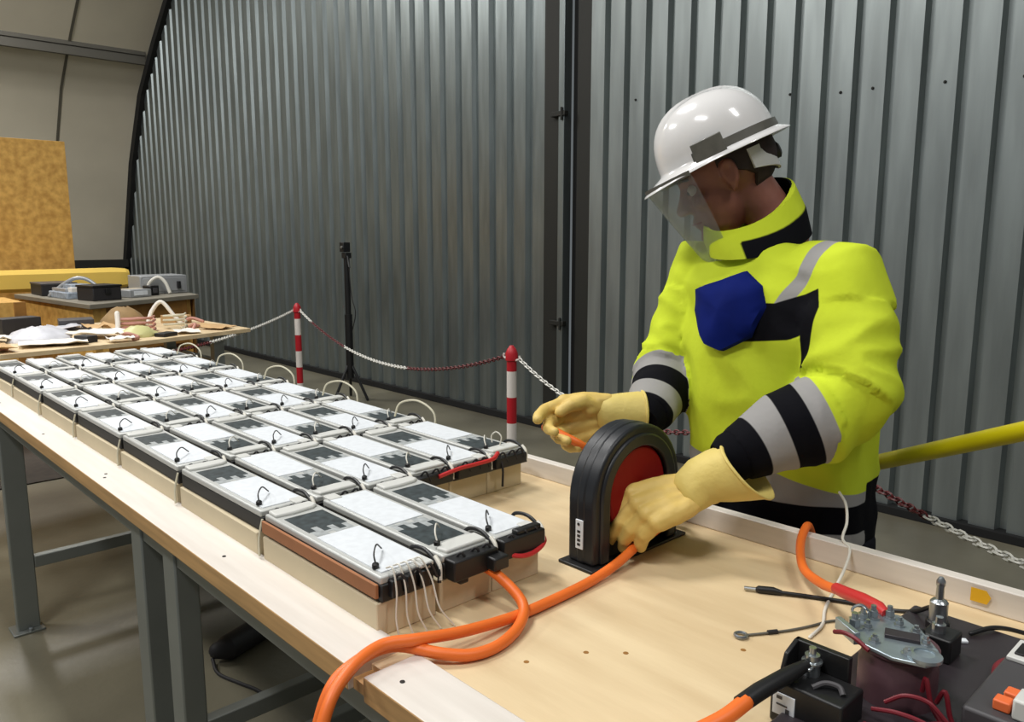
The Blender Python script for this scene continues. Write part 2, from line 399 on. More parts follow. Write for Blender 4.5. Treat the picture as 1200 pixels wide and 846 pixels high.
# ================================================================== BATTERY MODULES
P, W, X0, Y0, MZ = .39, .1105, -1.300, .604, .987
ML, MW = .368, .0975
def stepped(x0, x1, y0, y1, steps):
    """Outline of a sticker whose right end breaks into steps."""
    pts = [(x0, y0)]; n = len(steps)
    for i, sx in enumerate(steps):
        a = y0 + (y1 - y0) * i / n; b = y0 + (y1 - y0) * (i + 1) / n
        pts += [(x1 + sx, a), (x1 + sx, b)]
    pts.append((x0, y1))
    return pts
def make_module(flip, tray='tray_black'):
    """Local origin: middle of the top face's plane; -x end is the cap end unless flipped."""
    root = empty('battery_module', (0, 0, 0))
    g = -1 if flip else 1
    h = ML / 2
    rot = Matrix.Rotation(pi if flip else 0, 4, 'Z')
    def B(s, name, m, par=root, **k):
        me_v = [tuple(rot @ V(p)) for p in s.v]; s.v = me_v
        return s.build(name, m, par, **k)
    B(MB().box((-h - .002, -MW / 2 + .0005, -.040), (h + .002, MW / 2 - .0005, -.012)), 'tray', tray, bevel=.002, seg=1)
    B(MB().box((-h, -MW / 2, -.0125), (h, MW / 2, 0)), 'case', 'module_case', bevel=.003)
    B(MB().prism([(-h + .002, -MW / 2 + .006), (-h + .034, -MW / 2 + .004), (-h + .038, -.01), (-h + .034, MW / 2 - .02), (-h + .024, MW / 2 - .006), (-h + .002, MW / 2 - .010)], -.002, .006), 'end_cap', 'cap_plastic', bevel=.003)
    B(MB().prism(stepped(-h + .050, -h + .118, -MW / 2 + .012, MW / 2 - .010, (.02, .0, .028, .010, .036, .016)), -.001, .0007), 'dark_sticker', 'sticker_dark', smooth=0)
    B(MB().prism(stepped(-h + .120, -h + .162, -MW / 2 + .014, MW / 2 - .012, (.0, .016, -.008, .010, .0, .014)), -.001, .0003), 'grey_print', 'print_grey', smooth=0)
    B(MB().box((-h + .168, -MW / 2 + .010, -.001), (h - .012, MW / 2 - .006, .0020)), 'white_label', 'white_sticker', bevel=.0007, seg=1)
    s = MB()
    for k in range(3):
        s.box((h - .002, -.036 + k * .026, -.034), (h + .012, -.018 + k * .026, -.006))
    B(s, 'connector', 'black_plastic', bevel=.002, seg=1)
    B(MB().box((h - .02, MW / 2 - .032, -.004), (h + .010, MW / 2 - .006, .004)), 'terminal_cover', 'cap_plastic', bevel=.002, seg=1)
    # what sits at the near (+x) end in world: independent of the flip
    kx, ky = (h - .030, -MW / 2 + .012)
    kz = .006 if flip else .002
    k = MB().lathe([(.0055, 0), (.0055, .006), (.004, .008)], Matrix.Translation((kx, ky, kz)), 10).build('terminal_knob', 'black_plastic', root)
    wire = 'white_cable' if flip else 'black_plastic'
    MB().tube(curve([(kx, ky, kz + .007), (kx - .010, ky + .004, kz + .018), (kx - .030, ky + .022, kz + .022), (kx - .050, ky + .044, kz + .004)], 6), .0014, 6).build('sense_wire', wire, root)
    MB().tube(curve([(h - .070, MW / 2 + .002, -.008), (h - .056, MW / 2 + .004, .004), (h - .025, MW / 2 + .006, .005), (h + .008, MW / 2 + .004, -.012), (h + .013, MW / 2 + .001, -.034)], 6), .0034, 8).build('jumper_cable', 'black_plastic', root)
    MB().tube(curve([(h - .006, MW / 2 + .008, .001), (h + .008, MW / 2 + .006, -.009), (h + .014, MW / 2 + .002, -.030)], 5), .0036, 8).build('cable_sleeve', 'white_cable', root)
    s = MB()
    for q in (-.030, .0, .024): s.tube(curve([(h + .004, q, -.010), (h + .014, q + .008, .002), (h + .018, q + .018, -.020)], 5), .0022, 6)
    s.build('lead_bundle', 'dark_object', root)['kind'] = 'stuff'
    return root
proto = {0: make_module(False), 1: make_module(True)}
trees = {k: tree_of(v) for k, v in proto.items()}
used = set()
ROW = ['front row', 'second row from front', 'third row from front', 'fourth row from front', 'fifth row from front', 'sixth row from front', 'farthest row']
CLN = ['nearest the white side rail', 'second from the white side rail', 'third from the white side rail', 'third from the wall side', 'second from the wall side', 'on the wall side edge']
GM = 'battery modules laid out on the workbench'
blk_me = MB().box((-.183, -.0545, 0), (.183, .0545, .0535)).mesh('card_block'); blk_me.materials.append(M['card_block'])
mods = {}
for i in range(7):
    for j in range(6):
        if i == 0 and j > 2: continue
        t = j % 2
        if t in used: r = copy_tree(proto[t], trees[t])
        else: r = proto[t]; used.add(t)
        x = X0 - P * i + ML / 2; y = Y0 + W * (j + .5) + (.006 if j else 0)
        r.location = (x + random.uniform(-.003, .003), y, MZ); r.rotation_euler.z = radians(random.uniform(-.7, .7))
        tag(r, 'silver battery module, %s, %s' % (ROW[i], CLN[j]), 'battery module', GM)
        mods[i, j] = r
        b = link('card_block', blk_me, None, smooth=0, bevel=.0015, seg=1); b.location = (x - .004, y, TZ)
        seen = j == 0 or i == 0 or (i == 1 and j >= 3) or j == 5
        tag(b, ('beige cardboard block under module in %s, %s' % (ROW[i], CLN[j])) if seen else 'beige cardboard block hidden under the inner battery modules',
            'cardboard block', 'cardboard blocks under the modules')
def local(o, name, shape_fn, m, **k):
    s = MB(); shape_fn(s)
    ob = s.build(name, m, None, **k); ob.parent = o
    return ob
h = ML / 2
# straps hanging over the blocks on the rail side
for i in range(0, 6):
    local(mods[i + 1, 0], 'hanging_strap', lambda s: s.tube(curve([(h + .010, -MW / 2 - .002, -.012), (h + .010, -MW / 2 - .010, -.045), (h + .012, -MW / 2 - .012, -.078)], 4), .0022, 6), 'cream_cable')
# loops of white wire on the wall side column
for i in range(1, 7):
    c = mods[i, 5]
    local(c, 'wire_loop', lambda s: s.tube(curve([(h - .04, -.01, .010), (h - .035, .005, .045), (h + .01, .03, .055), (h + .06, .045, .030), (h + .065, .048, -.02)] if i > 1 else
                                                [(h - .05, .0, .010), (h - .054, .002, .026), (h - .04, .006, .036), (h - .026, .008, .026), (h - .03, .006, .004)], 7), .0028 if i > 1 else .0016, 7), 'cream_cable' if i > 1 else 'white_cable')
# front row specials
f0, f1, f2 = mods[0, 0], mods[0, 1], mods[0, 2]
f0['label'] = 'battery module with brown side strip and loose white wires, front row at side rail'
f1['label'] = 'middle battery module of the front row, black plugs at its near end'
f2['label'] = 'front row battery module with a red cable loop at its near end'
local(f0, 'side_strip', lambda s: s.box((-h - .002, -MW / 2 - .006, -.034), (h - .004, -MW / 2 - .0005, -.012)), 'brown_card', bevel=.001)
def hang(s):
    for k in range(5):
        y = -.030 + .013 * k
        s.tube(curve([(h - .012, y, .006), (h + .008, y - .002, .012), (h + .020, y - .004 + .003 * k, -.020), (h + .020 + .004 * k, y - .006 + .004 * k, -.060), (h + .024 + .006 * k, y - .004 + .008 * k, -.0905)], 6), .0014, 6)
o = local(f0, 'loose_wires', hang, 'white_cable'); o['label'] = 'thin white wires hanging over the block'; o['kind'] = 'stuff'
local(f1, 'plug_block', lambda s: (s.box((h - .004, -.046, -.038), (h + .026, .046, -.004)), s.box((h + .01, .020, -.034), (h + .045, .052, -.012)), s.box((h + .004, -.03, -.048), (h + .02, -.012, -.036))), 'black_plastic', bevel=.003)
local(f2, 'plug_block', lambda s: (s.box((h - .004, -.046, -.036), (h + .020, .050, -.002)), s.box((h - .002, -.01, -.004), (h + .014, .046, .006))), 'black_plastic', bevel=.003)
local(f2, 'red_cable', lambda s: s.tube(curve([(h + .014, -.030, -.030), (h + .026, -.010, -.034), (h + .024, .02, -.036), (h + .016, .050, -.030), (h - .004, .066, -.026), (h - .03, .060, -.014)], 6), .0042, 8), 'red_plastic')
for j in (3, 4, 5):
    local(mods[1, j], 'plug_block', lambda s: s.box((h - .002, -.046, -.034), (h + .018, .050, -.008)), 'black_plastic', bevel=.003)
local(mods[1, 4], 'red_cable', lambda s: s.tube(curve([(h + .018, -.10, -.014), (h + .022, -.05, -.006), (h + .020, .0, -.006), (h + .020, .05, -.004), (h + .010, .075, .004)], 6), .0048, 8), 'red_plastic')
local(mods[1, 5], 'tie_wire', lambda s: s.tube(curve([(h + .006, -.03, .0), (h + .021, -.03, -.03), (h + .020, -.03, -.075)], 4), .0028, 6), 'dark_object')

# ================================================================== ORANGE CABLES
def cable(name, pts, r, m, label, cat='cable', n=8, sides=12):
    o = MB().tube(curve(pts, n), r, sides, round_ends=True).build(name, m, smooth=180); return tag(o, label, cat)
R = .0085
cable('orange_cable', [(-.985, .795, .958), (-.95, .80, .955), (-.893, .808, .942), (-.838, .806, .918), (-.808, .772, .905), (-.788, .715, .9025), (-.792, .668, .903), (-.815, .632, .908), (-.868, .585, .916), (-.868, .52, .914), (-.862, .476, .888), (-.848, .44, .80), (-.83, .42, .68), (-.80, .42, .52)],
      R, 'orange_cable', 'orange cable curling from the front module plugs down into the rail notch', sides=14)
cable('orange_cable', [(-1.116, 1.138, 1.092), (-1.096, 1.152, 1.083), (-1.058, 1.175, 1.063), (-1.035, 1.22, 1.03), (-.97, 1.285, .985), (-.90, 1.292, .962), (-.862, 1.22, .945), (-.851, 1.12, .928), (-.843, 1.045, .912), (-.838, .97, .9035), (-.834, .88, .9025), (-.832, .78, .905), (-.834, .68, .916), (-.845, .61, .926), (-.862, .56, .928), (-.846, .50, .921), (-.828, .455, .89), (-.812, .42, .80), (-.79, .40, .66), (-.77, .40, .5)],
      R, 'orange_cable', 'orange cable held by both yellow gloves, running over the plywood to the rail notch', sides=14)
o = cable('orange_cable', [(-.66, 1.42, .86), (-.662, 1.395, .925), (-.655, 1.362, .949), (-.640, 1.31, .935), (-.598, 1.24, .922), (-.535, 1.175, .935), (-.478, 1.118, .960)], .0078, 'orange_cable', 'orange cable with a red end sleeve arching over the wall side rail')
MB().tube([(-.492, 1.132, .955), (-.468, 1.108, .964), (-.43, 1.075, .978), (-.395, 1.045, .989), (-.382, 1.034, .988)], [.0088, .0095, .0095, .008, .006], 12).build('end_sleeve', 'red_plastic', o)
o = cable('orange_cable', [(-.50, .55, .9138), (-.49, .62, .918), (-.462, .68, .930), (-.44, .735, .942), (-.433, .775, .950)], .0095, 'orange_cable', 'orange cable with a black sleeve bolted to the black fuse holder')
MB().tube([(-.436, .768, .948), (-.430, .80, .954), (-.420, .845, .960), (-.413, .880, .963)], [.0102, .0106, .0100, .0070], 12).build('end_sleeve', 'black_plastic', o)
MB().box((-.421, .872, .9585), (-.404, .906, .9635)).build('lug', 'bolt_metal', o, bevel=.002)

# ================================================================== BLACK CABLE GUIDE WITH RED DISC
dr = empty('cable_guide', (-.907, 1.14, TZ)); tag(dr, 'black arch-shaped cable guide with a red disc, standing on the plywood', 'cable guide')
MB().box((-.948, 1.002, TZ), (-.866, 1.285, TZ + .006)).build('base_plate', 'black_plastic', dr, bevel=.002)
def arch_poly(w2, hh, n=20):
    r = w2; zc = hh - r
    return [(-w2, 0)] + [(-r * cos(pi * k / n), zc + r * sin(pi * k / n)) for k in range(n + 1)] + [(w2, 0)]
def ring_arch(s, outer, inner, x0, x1, cy, z0):
    n = len(outer)
    def pt(p, x): return V((x, cy + p[0], z0 + p[1]))
    s.rings([[pt(outer[i], x0), pt(outer[i], x1), pt(inner[i], x1), pt(inner[i], x0)] for i in range(n)])
CY, Z0 = 1.143, TZ + .006
s = MB(); outer = arch_poly(.126, .240); n_ = len(outer)
prof = [(0, -.940), (.004, -.946), (.012, -.948)]
ring_arch(s, arch_poly(.126, .240), arch_poly(.096, .210), -.938, -.876, CY, Z0)
ring_arch(s, arch_poly(.1275, .2415), arch_poly(.116, .230), -.918, -.896, CY, Z0)
s.build('housing', 'drum_black', dr, bevel=.006, seg=3)
s = MB(); ring_arch(s, arch_poly(.110, .224), arch_poly(.086, .200), -.885, -.871, CY, Z0); s.build('rim', 'drum_black', dr, bevel=.004, seg=2)
s = MB(); ap = arch_poly(.098, .212); s.prism(ap, 0, .040, frame((-.930, CY, Z0), (0, 1, 0), (0, 0, 1))); s.build('back_panel', 'black_plastic', dr, smooth=30)
MB().lathe([(.0, .006), (.03, .008), (.078, .004), (.082, 0), (.082, -.01), (0, -.01)], Matrix.Translation((-.882, CY, Z0 + .118)) @ Matrix.Rotation(pi / 2, 4, 'Y'), 36).build('red_disc', 'dark_red', dr)
MB().box((-.916, CY - .130, Z0 + .028), (-.899, CY - .1275, Z0 + .082)).build('label_plate', 'white_sticker', dr, bevel=.0006)
s = MB(); s.lathe([(.0028, 0), (.0028, .0012)], Matrix.Translation((-.9085, CY - .1298, Z0 + .074)) @ Matrix.Rotation(pi / 2, 4, 'X'), 10)
for k in range(4): s.box((-.9115, CY - .1306, Z0 + .034 + k * .008), (-.9045, CY - .1299, Z0 + .0385 + k * .008))
s.build('label_print', 'dark_object', dr, smooth=0)

# ================================================================== SWITCHING UNIT AT THE NEAR CORNER
ju = empty('switch_unit', (-.30, 1.05, TZ)); tag(ju, 'dark switching unit with metal contactor plate, black fuse holder and red wires on the plywood', 'switch unit')
MB().box((-.425, .80, TZ), (.10, 1.262, TZ + .018)).build('base_panel', 'panel_dark', ju, bevel=.004)
fz = TZ + .018
s = MB(); s.box((-.443, .905, fz), (-.372, .915, .977)); s.prism([(.872, fz), (.915, fz), (.915, .977), (.905, .977), (.880, .968), (.872, .95)], 0, .006, frame((-.443, 0, 0), (0, 1, 0), (0, 0, 1)))
s.build('fuse_bracket', 'black_plastic', ju, bevel=.0015)
fb = MB().box((-.441, .846, TZ), (-.352, .905, .948)).build('fuse_holder', 'black_plastic', ju, bevel=.003)
MB().box((-.436, .8440, .906), (-.408, .8462, .934)).build('white_label', 'white_sticker', fb, bevel=.0005)
s = MB(); s.box((-.419, .8434, .911), (-.414, .8441, .917)); s.box((-.431, .8434, .927), (-.424, .8441, .931)); s.box((-.431, .8434, .919), (-.417, .8441, .921)); s.build('label_print', 'unit_grey', fb, smooth=0)
bt = MB().lathe([(.010, .948), (.010, .9625), (.0125, .9635), (.0125, .966), (.009, .967), (.009, .974), (.0045, .9745), (.0045, .983)], Matrix.Translation((-.411, .890, 0)), 14).build('terminal_bolt', 'bolt_metal', fb)
MB().tube(curve([(-.395, .86, .949), (-.385, .872, .954), (-.37, .876, .954), (-.362, .87, .949)], 5), .0035, 8).build('clip', 'unit_grey', fb)
# contactor
cc = V((-.345, .985, 0))
MB().lathe([(.046, fz), (.046, .955), (.043, .960), (.043, .972), (.046, .975), (.046, .979)], Matrix.Translation((cc.x, cc.y, 0)), 28).build('contactor_body', 'contactor', ju)
pl = MB().prism([(-.408, .962), (-.385, .945), (-.335, .935), (-.300, .946), (-.290, .970), (-.302, .992), (-.335, 1.030), (-.372, 1.052), (-.398, 1.040), (-.412, 1.00)], .979, .984).build('contact_plate', 'plate_metal', ju, bevel=.0012)
MB().lathe([(.020, 0), (.020, .004), (.012, .006), (.012, .004), (.006, .003)], Matrix.Translation((-.308, .962, .984)), 20).build('ring_terminal', 'plate_metal', pl)
MB().box((-.020, -.010, 0), (.020, .010, .005), Matrix.Translation((-.345, .992, .984)) @ Matrix.Rotation(.35, 4, 'Z')).build('chip', 'panel_dark', pl, bevel=.001)
for (bx, by, hh, r_) in ((-.392, 1.018, .018, .006), (-.378, 1.036, .016, .006), (-.360, 1.022, .012, .005), (-.385, .985, .012, .005), (-.365, .958, .010, .005), (-.325, .955, .010, .005), (-.318, .995, .012, .005), (-.338, 1.018, .010, .005), (-.398, .975, .020, .0075), (-.400, 1.005, .014, .006)):
    MB().lathe([(r_ * 1.5, .984), (r_ * 1.5, .986), (r_, .9862), (r_, .984 + hh * .6), (r_ * .6, .984 + hh * .62), (r_ * .6, .984 + hh)], Matrix.Translation((bx, by, 0)), 6).build('bolt', 'bolt_metal', pl, smooth=0)
MB().box((-.022, -.004, 0), (.022, .004, .016), Matrix.Translation((-.398, .955, .979)) @ Matrix.Rotation(-.6, 4, 'Z')).build('angle_tab', 'plate_metal', pl, bevel=.001)
MB().tube(curve([(-.406, .995, .984), (-.412, 1.0, .996), (-.404, 1.006, 1.002), (-.396, 1.010, .996), (-.394, 1.012, .984)], 5), .0018, 6).build('wire_clip', 'bolt_metal', pl)
MB().tube(curve([(-.41, .945, .984), (-.395, .94, .990), (-.378, .935, .990), (-.36, .93, .984)], 5), .003, 6).build('red_lead', 'red_wire', pl)
MB().box((-.398, 1.06, fz), (-.352, 1.10, .955)).build('relay_block', 'black_plastic', ju, bevel=.004)
MB().box((-.362, 1.105, fz), (-.322, 1.15, .945)).build('relay_block', 'black_plastic', ju, bevel=.003)
MB().lathe([(.009, .945), (.009, .956), (.005, .957), (.005, .966)], Matrix.Translation((-.345, 1.125, 0)), 10).build('white_stud', 'bolt_metal', ju)
ts = empty('terminal_post', (-.372, 1.236, TZ)); ts.parent = ju; ts.matrix_parent_inverse = parent_world(ju).inverted()
MB().lathe([(.016, fz), (.016, .922), (.0145, .924)], Matrix.Translation((-.372, 1.205, 0)), 16).build('post_base', 'black_plastic', ts)
MB().lathe([(.0125, .924), (.0125, .952), (.0100, .955), (.0058, .957), (.0052, .976), (.0064, .978), (.0064, .984), (.003, .990)], Matrix.Translation((-.372, 1.205, 0)), 16).build('post_pin', 'bolt_metal', ts)
MB().box((-.010, -.005, 0), (.010, .005, .004), Matrix.Translation((-.335, 1.185, fz)) @ Matrix.Rotation(.7, 4, 'Z')).build('white_tag', 'white_sticker', ju, bevel=.001)
for k, pts in enumerate(([(-.335, .925, .93), (-.315, .93, .945), (-.29, .935, .945), (-.268, .94, .925), (-.25, .95, .913)], [(-.34, .90, .93), (-.31, .90, .938), (-.28, .905, .935), (-.25, .915, .916)],
                         [(-.305, .955, .945), (-.300, .950, .965), (-.292, .95, .935), (-.275, .945, .916)], [(-.29, .96, .935), (-.28, .955, .955), (-.272, .955, .925), (-.262, .955, .914)], [(-.34, .88, .92), (-.30, .87, .925), (-.27, .875, .915)])):
    MB().tube(curve(pts, 6), .0028, 8).build('red_wire', 'red_wire', ju)
MB().tube(curve([(-.245, .94, .914), (-.247, 1.02, .918), (-.262, 1.09, .922), (-.268, 1.125, .925), (-.258, 1.142, .927), (-.235, 1.135, .93)], 7), .0075, 10).build('thick_red_wire', 'red_wire', ju)
MB().tube(curve([(-.305, .90, .913), (-.28, .935, .922), (-.25, .945, .924), (-.225, .93, .918), (-.215, .90, .912)], 7), .004, 8).build('red_wire', 'red_wire', ju)
# grey unit with orange top at the frame's edge
gu = empty('fuse_unit', (-.18, 1.05, fz)); tag(gu, 'grey boxed unit with an orange top plate, standing on the dark switching unit', 'control unit')
MB().box((-.262, .955, fz), (-.05, 1.175, .947)).build('body', 'unit_grey', gu, bevel=.004)
MB().box((-.258, 1.105, .947), (-.10, 1.165, .953)).build('white_frame', 'cap_plastic', gu, bevel=.0015)
MB().box((-.236, 1.112, .953), (-.105, 1.158, .957)).build('orange_plate', 'orange_plastic', gu, bevel=.001)
MB().box((-.252, 1.115, .953), (-.241, 1.150, .956)).build('slot', 'black_plastic', gu, bevel=.001)
oc = empty('plug', (-.205, .97, .947)); tag(oc, 'white plug with orange latches on the grey boxed unit', 'plug')
MB().box((-.215, .965, .947), (-.15, 1.00, .972)).build('plug_body', 'cap_plastic', oc, bevel=.003)
for dx, dy in ((-.236, .972), (-.232, .998)): MB().box((dx, dy, .947), (dx + .018, dy + .018, .960)).build('latch', 'orange_plastic', oc, bevel=.002)

# thin leads on the plywood
o = cable('black_lead', [(-.600, 1.172, .898), (-.56, 1.196, .897), (-.50, 1.225, .897), (-.45, 1.236, .90), (-.415, 1.232, .912), (-.392, 1.222, .930), (-.384, 1.214, .936)], .0034, 'black_plastic', 'thin black lead with a round plug lying between plywood and rail')
MB().tube([(-.640, 1.150, .8985), (-.636, 1.152, .8985), (-.632, 1.154, .899), (-.612, 1.166, .8995), (-.600, 1.172, .898)], [.003, .003, .0062, .0062, .0042], 12).build('plug', 'black_plastic', o)
MB().tube([(-.652, 1.143, .8985), (-.636, 1.152, .8985)], .0032, 10).build('plug_tip', 'bolt_metal', o)
cable('black_lead', [(-.33, 1.215, .915), (-.315, 1.245, .918), (-.30, 1.275, .912), (-.27, 1.30, .904), (-.23, 1.318, .905), (-.15, 1.335, .908), (.1, 1.345, .905)], .0034, 'black_plastic', 'thin black lead leaving the switching unit along the rail')
o = cable('steel_lead', [(-.566, 1.01, .8955), (-.55, 1.035, .8955), (-.53, 1.07, .8955), (-.515, 1.105, .8955), (-.505, 1.135, .8955), (-.49, 1.16, .8955)], .0019, 'bracket_grey', 'thin grey lead with a ring terminal on the plywood')
MB().rings([[V((-.572 + (.0085 + .0026 * cos(b)) * cos(a), 1.000 + (.0085 + .0026 * cos(b)) * sin(a), .8965 + .0026 * sin(b))) for b in [2 * pi * q / 8 for q in range(8)]] for a in [2 * pi * q / 18 for q in range(18)]], close=True).build('ring_terminal', 'bolt_metal', o)
MB().tube([(-.549, 1.037, .8962), (-.541, 1.05, .8962)], .0036, 8).build('crimp', 'dark_object', o)
cable('white_lead', [(-.635, 1.445, 1.0), (-.615, 1.43, .985), (-.598, 1.40, .962), (-.590, 1.368, .942), (-.566, 1.345, .934), (-.555, 1.30, .912), (-.545, 1.24, .8955), (-.525, 1.17, .8955), (-.505, 1.12, .8955), (-.50, 1.07, .8955)], .0026, 'white_cable', 'thin white lead hanging from the jacket over the wall side rail')

# ================================================================== BARRIER POSTS, CHAINS, POLE, TRIPOD
def post(x, y, label):
    p = empty('barrier_post', (x, y, 0)); tag(p, label, 'barrier post', 'red and white barrier posts')
    MB().lathe([(.14, 0), (.14, .02), (.11, .045), (.03, .06)], Matrix.Translation((x, y, 0)), 28).build('foot', 'dark_object', p)
    z = .06; k = 0
    while z < .93:
        z2 = min(z + .118, .93)
        MB().lathe([(.0225, z), (.0225, z2)], Matrix.Translation((x, y, 0)), 18).build('red_band' if k % 2 == 1 else 'white_band', 'post_red' if k % 2 == 1 else 'post_white', p)
        z = z2; k += 1
    MB().lathe([(.0225, .93), (.028, .935), (.028, .965), (.020, .985), (.008, 1.0), (.002, 1.0)], Matrix.Translation((x, y, 0)), 18).build('cap', 'post_red', p)
    for a in (0, pi): MB().tube(curve([(x + .02 * cos(a), y + .02 * sin(a), .935), (x + .05 * cos(a), y + .05 * sin(a), .945), (x + .05 * cos(a), y + .05 * sin(a), .96)], 4), .005, 6).build('hook', 'post_white', p)
PA, PB, PC = (-5.24, 2.78), (-2.545, 2.38), (-1.20, 2.17)
post(*PA, 'red and white barrier post beside the black tripod')
post(*PB, 'red and white barrier post beside the outstretched glove')
post(*PC, 'red and white barrier post hidden behind the worker')
def chain(a, b, sag, pattern, label, link_l=.027):
    a, b = V(a), V(b); n = 60
    pts = [a.lerp(b, k / n) + V((0, 0, -sag * 4 * (k / n) * (1 - k / n))) for k in range(n + 1)]
    L = [0.]
    for p, q in zip(pts, pts[1:]): L.append(L[-1] + (q - p).length)
    root = empty('barrier_chain', a); tag(root, label, 'chain', 'barrier chains')
    mb = {'w': MB(), 'r': MB()}; N = max(2, int(L[-1] / (link_l * .74))); i = 0
    def at(d):
        for k in range(n):
            if d <= L[k + 1]: return pts[k].lerp(pts[k + 1], (d - L[k]) / (L[k + 1] - L[k])), (pts[k + 1] - pts[k]).normalized()
        return pts[-1], (pts[-1] - pts[-2]).normalized()
    for k in range(N):
        d = (k + .5) * L[-1] / N; c, t = at(d)
        side = t.cross(V((0, 0, 1))).normalized(); up = side.cross(t)
        sd = side if k % 2 else up
        hl, hw = link_l / 2, link_l * .27
        loop = [c + t * (hl - hw) * sx + t * hw * cos(q) * 1. + sd * hw * sin(q) for sx, q in [(1, -pi / 2 + pi * m / 4) for m in range(5)] + [(-1, pi / 2 + pi * m / 4) for m in range(5)]]
        loop = [c + t * ((hl - hw) * sx + hw * cos(q)) + sd * hw * sin(q) for sx, q in [(1, -pi / 2 + pi * m / 4) for m in range(5)] + [(-1, pi / 2 + pi * m / 4) for m in range(5)]]
        f = d / L[-1]; colr = [cc_ for lim, cc_ in pattern if f <= lim][0]
        rs = []; m_ = len(loop); nrm = t.cross(sd)
        for q in range(m_):
            tt = (loop[(q + 1) % m_] - loop[q - 1]).normalized(); o1 = nrm; o2 = tt.cross(nrm)
            rs.append([loop[q] + o1 * .0029 * cos(e) + o2 * .0029 * sin(e) for e in (0, pi / 2, pi, 3 * pi / 2)])
        mb[colr].rings(rs, close=True)
    if mb['w'].v: mb['w'].build('white_links', 'chain_white', root, smooth=60)['kind'] = 'stuff'
    if mb['r'].v: mb['r'].build('red_links', 'chain_red', root, smooth=60)['kind'] = 'stuff'
chain((PA[0] - .05, PA[1], .945), (-3.80, 1.335, .937), .03, [(.75, 'w'), (1, 'r')], 'white barrier chain slanting down from the post by the tripod')
chain((PA[0] + .05, PA[1], .945), (PB[0] - .05, PB[1], .945), .20, [(.08, 'w'), (.30, 'r'), (.63, 'w'), (1, 'r')], 'sagging red and white chain between the two visible barrier posts')
chain((PB[0] + .05, PB[1], .945), (PC[0] - .05, PC[1], .90), .13, [(.45, 'w'), (1, 'r')], 'white barrier chain passing behind the outstretched glove')
chain((PC[0] + .05, PC[1], .93), (.05, 1.385, .92), .055, [(.46, 'r'), (1, 'w')], 'red and white chain slanting down at the right beyond the workbench rail')

yp = empty('yellow_pole', (-.5, 1.8, 1.0)); tag(yp, 'long yellow insulating pole reaching past the worker\'s hip', 'pole')
MB().tube([(-.80, 1.838, .928), (.14, 1.304, 1.403)], .0175, 18).build('shaft', 'pole_yellow', yp)
MB().tube([(-.83, 1.855, .913), (-.80, 1.838, .928)], .0185, 18).build('end_cap', 'black_plastic', yp)
MB().tube([(.10, 1.327, 1.383), (.24, 1.247, 1.454)], .020, 18).build('hand_grip', 'black_plastic', yp)

tp = empty('camera_tripod', (-6.2, 3.79, 0)); tag(tp, 'black camera tripod with a clamp head by the steel wall', 'tripod')
tx, ty = -6.2, 3.79
MB().tube([(tx, ty, .26), (tx, ty, 1.30)], .026, 12).build('column', 'black_plastic', tp)
MB().tube([(tx, ty, .20), (tx, ty, .78)], .034, 12).build('leg_sleeve', 'black_plastic', tp)
for k in range(3):
    a = .5 + k * 2 * pi / 3
    MB().tube([(tx, ty, .36), (tx + .17 * cos(a), ty + .17 * sin(a), .012)], .013, 8, round_ends=True).build('leg', 'black_plastic', tp)
MB().box((tx - .035, ty - .03, 1.28), (tx + .035, ty + .03, 1.33)).build('pan_head', 'black_plastic', tp, bevel=.004)
hd = MB().box((tx - .05, ty - .04, 1.335), (tx + .02, ty + .03, 1.42)).build('clamp', 'black_plastic', tp, bevel=.005)
MB().lathe([(.014, 0), (.014, .01), (.009, .012)], Matrix.Translation((tx - .005, ty - .04, 1.375)) @ Matrix.Rotation(pi / 2, 4, 'X'), 12).build('lens', 'bolt_metal', hd)
MB().tube([(tx + .03, ty - .01, 1.30), (tx + .09, ty - .03, 1.20)], .009, 8).build('pan_handle', 'black_plastic', tp)
MB().tube(curve([(tx + .03, ty, 1.25), (tx + .08, ty - .01, .95), (tx + .12, ty, .8), (tx + .05, ty, .62)], 6), .004, 6).build('cord', 'black_plastic', tp)

# things on the floor under the bench
bg = tag(MB().tube([(-2.60, 1.02, .045), (-2.59, 1.05, .046), (-2.67, 1.26, .046), (-2.78, 1.55, .045)], [.03, .045, .046, .04], 16, round_ends=True).build('strap_bag', 'dark_object'), 'black tubular bag lying on the floor under the workbench', 'bag')
MB().tube(curve([(-2.60, 1.00, .02), (-2.52, .985, .006), (-2.42, 1.01, .006), (-2.34, 1.035, .006), (-2.26, 1.045, .006)], 6), .006, 8).build('cord', 'dark_object', bg)

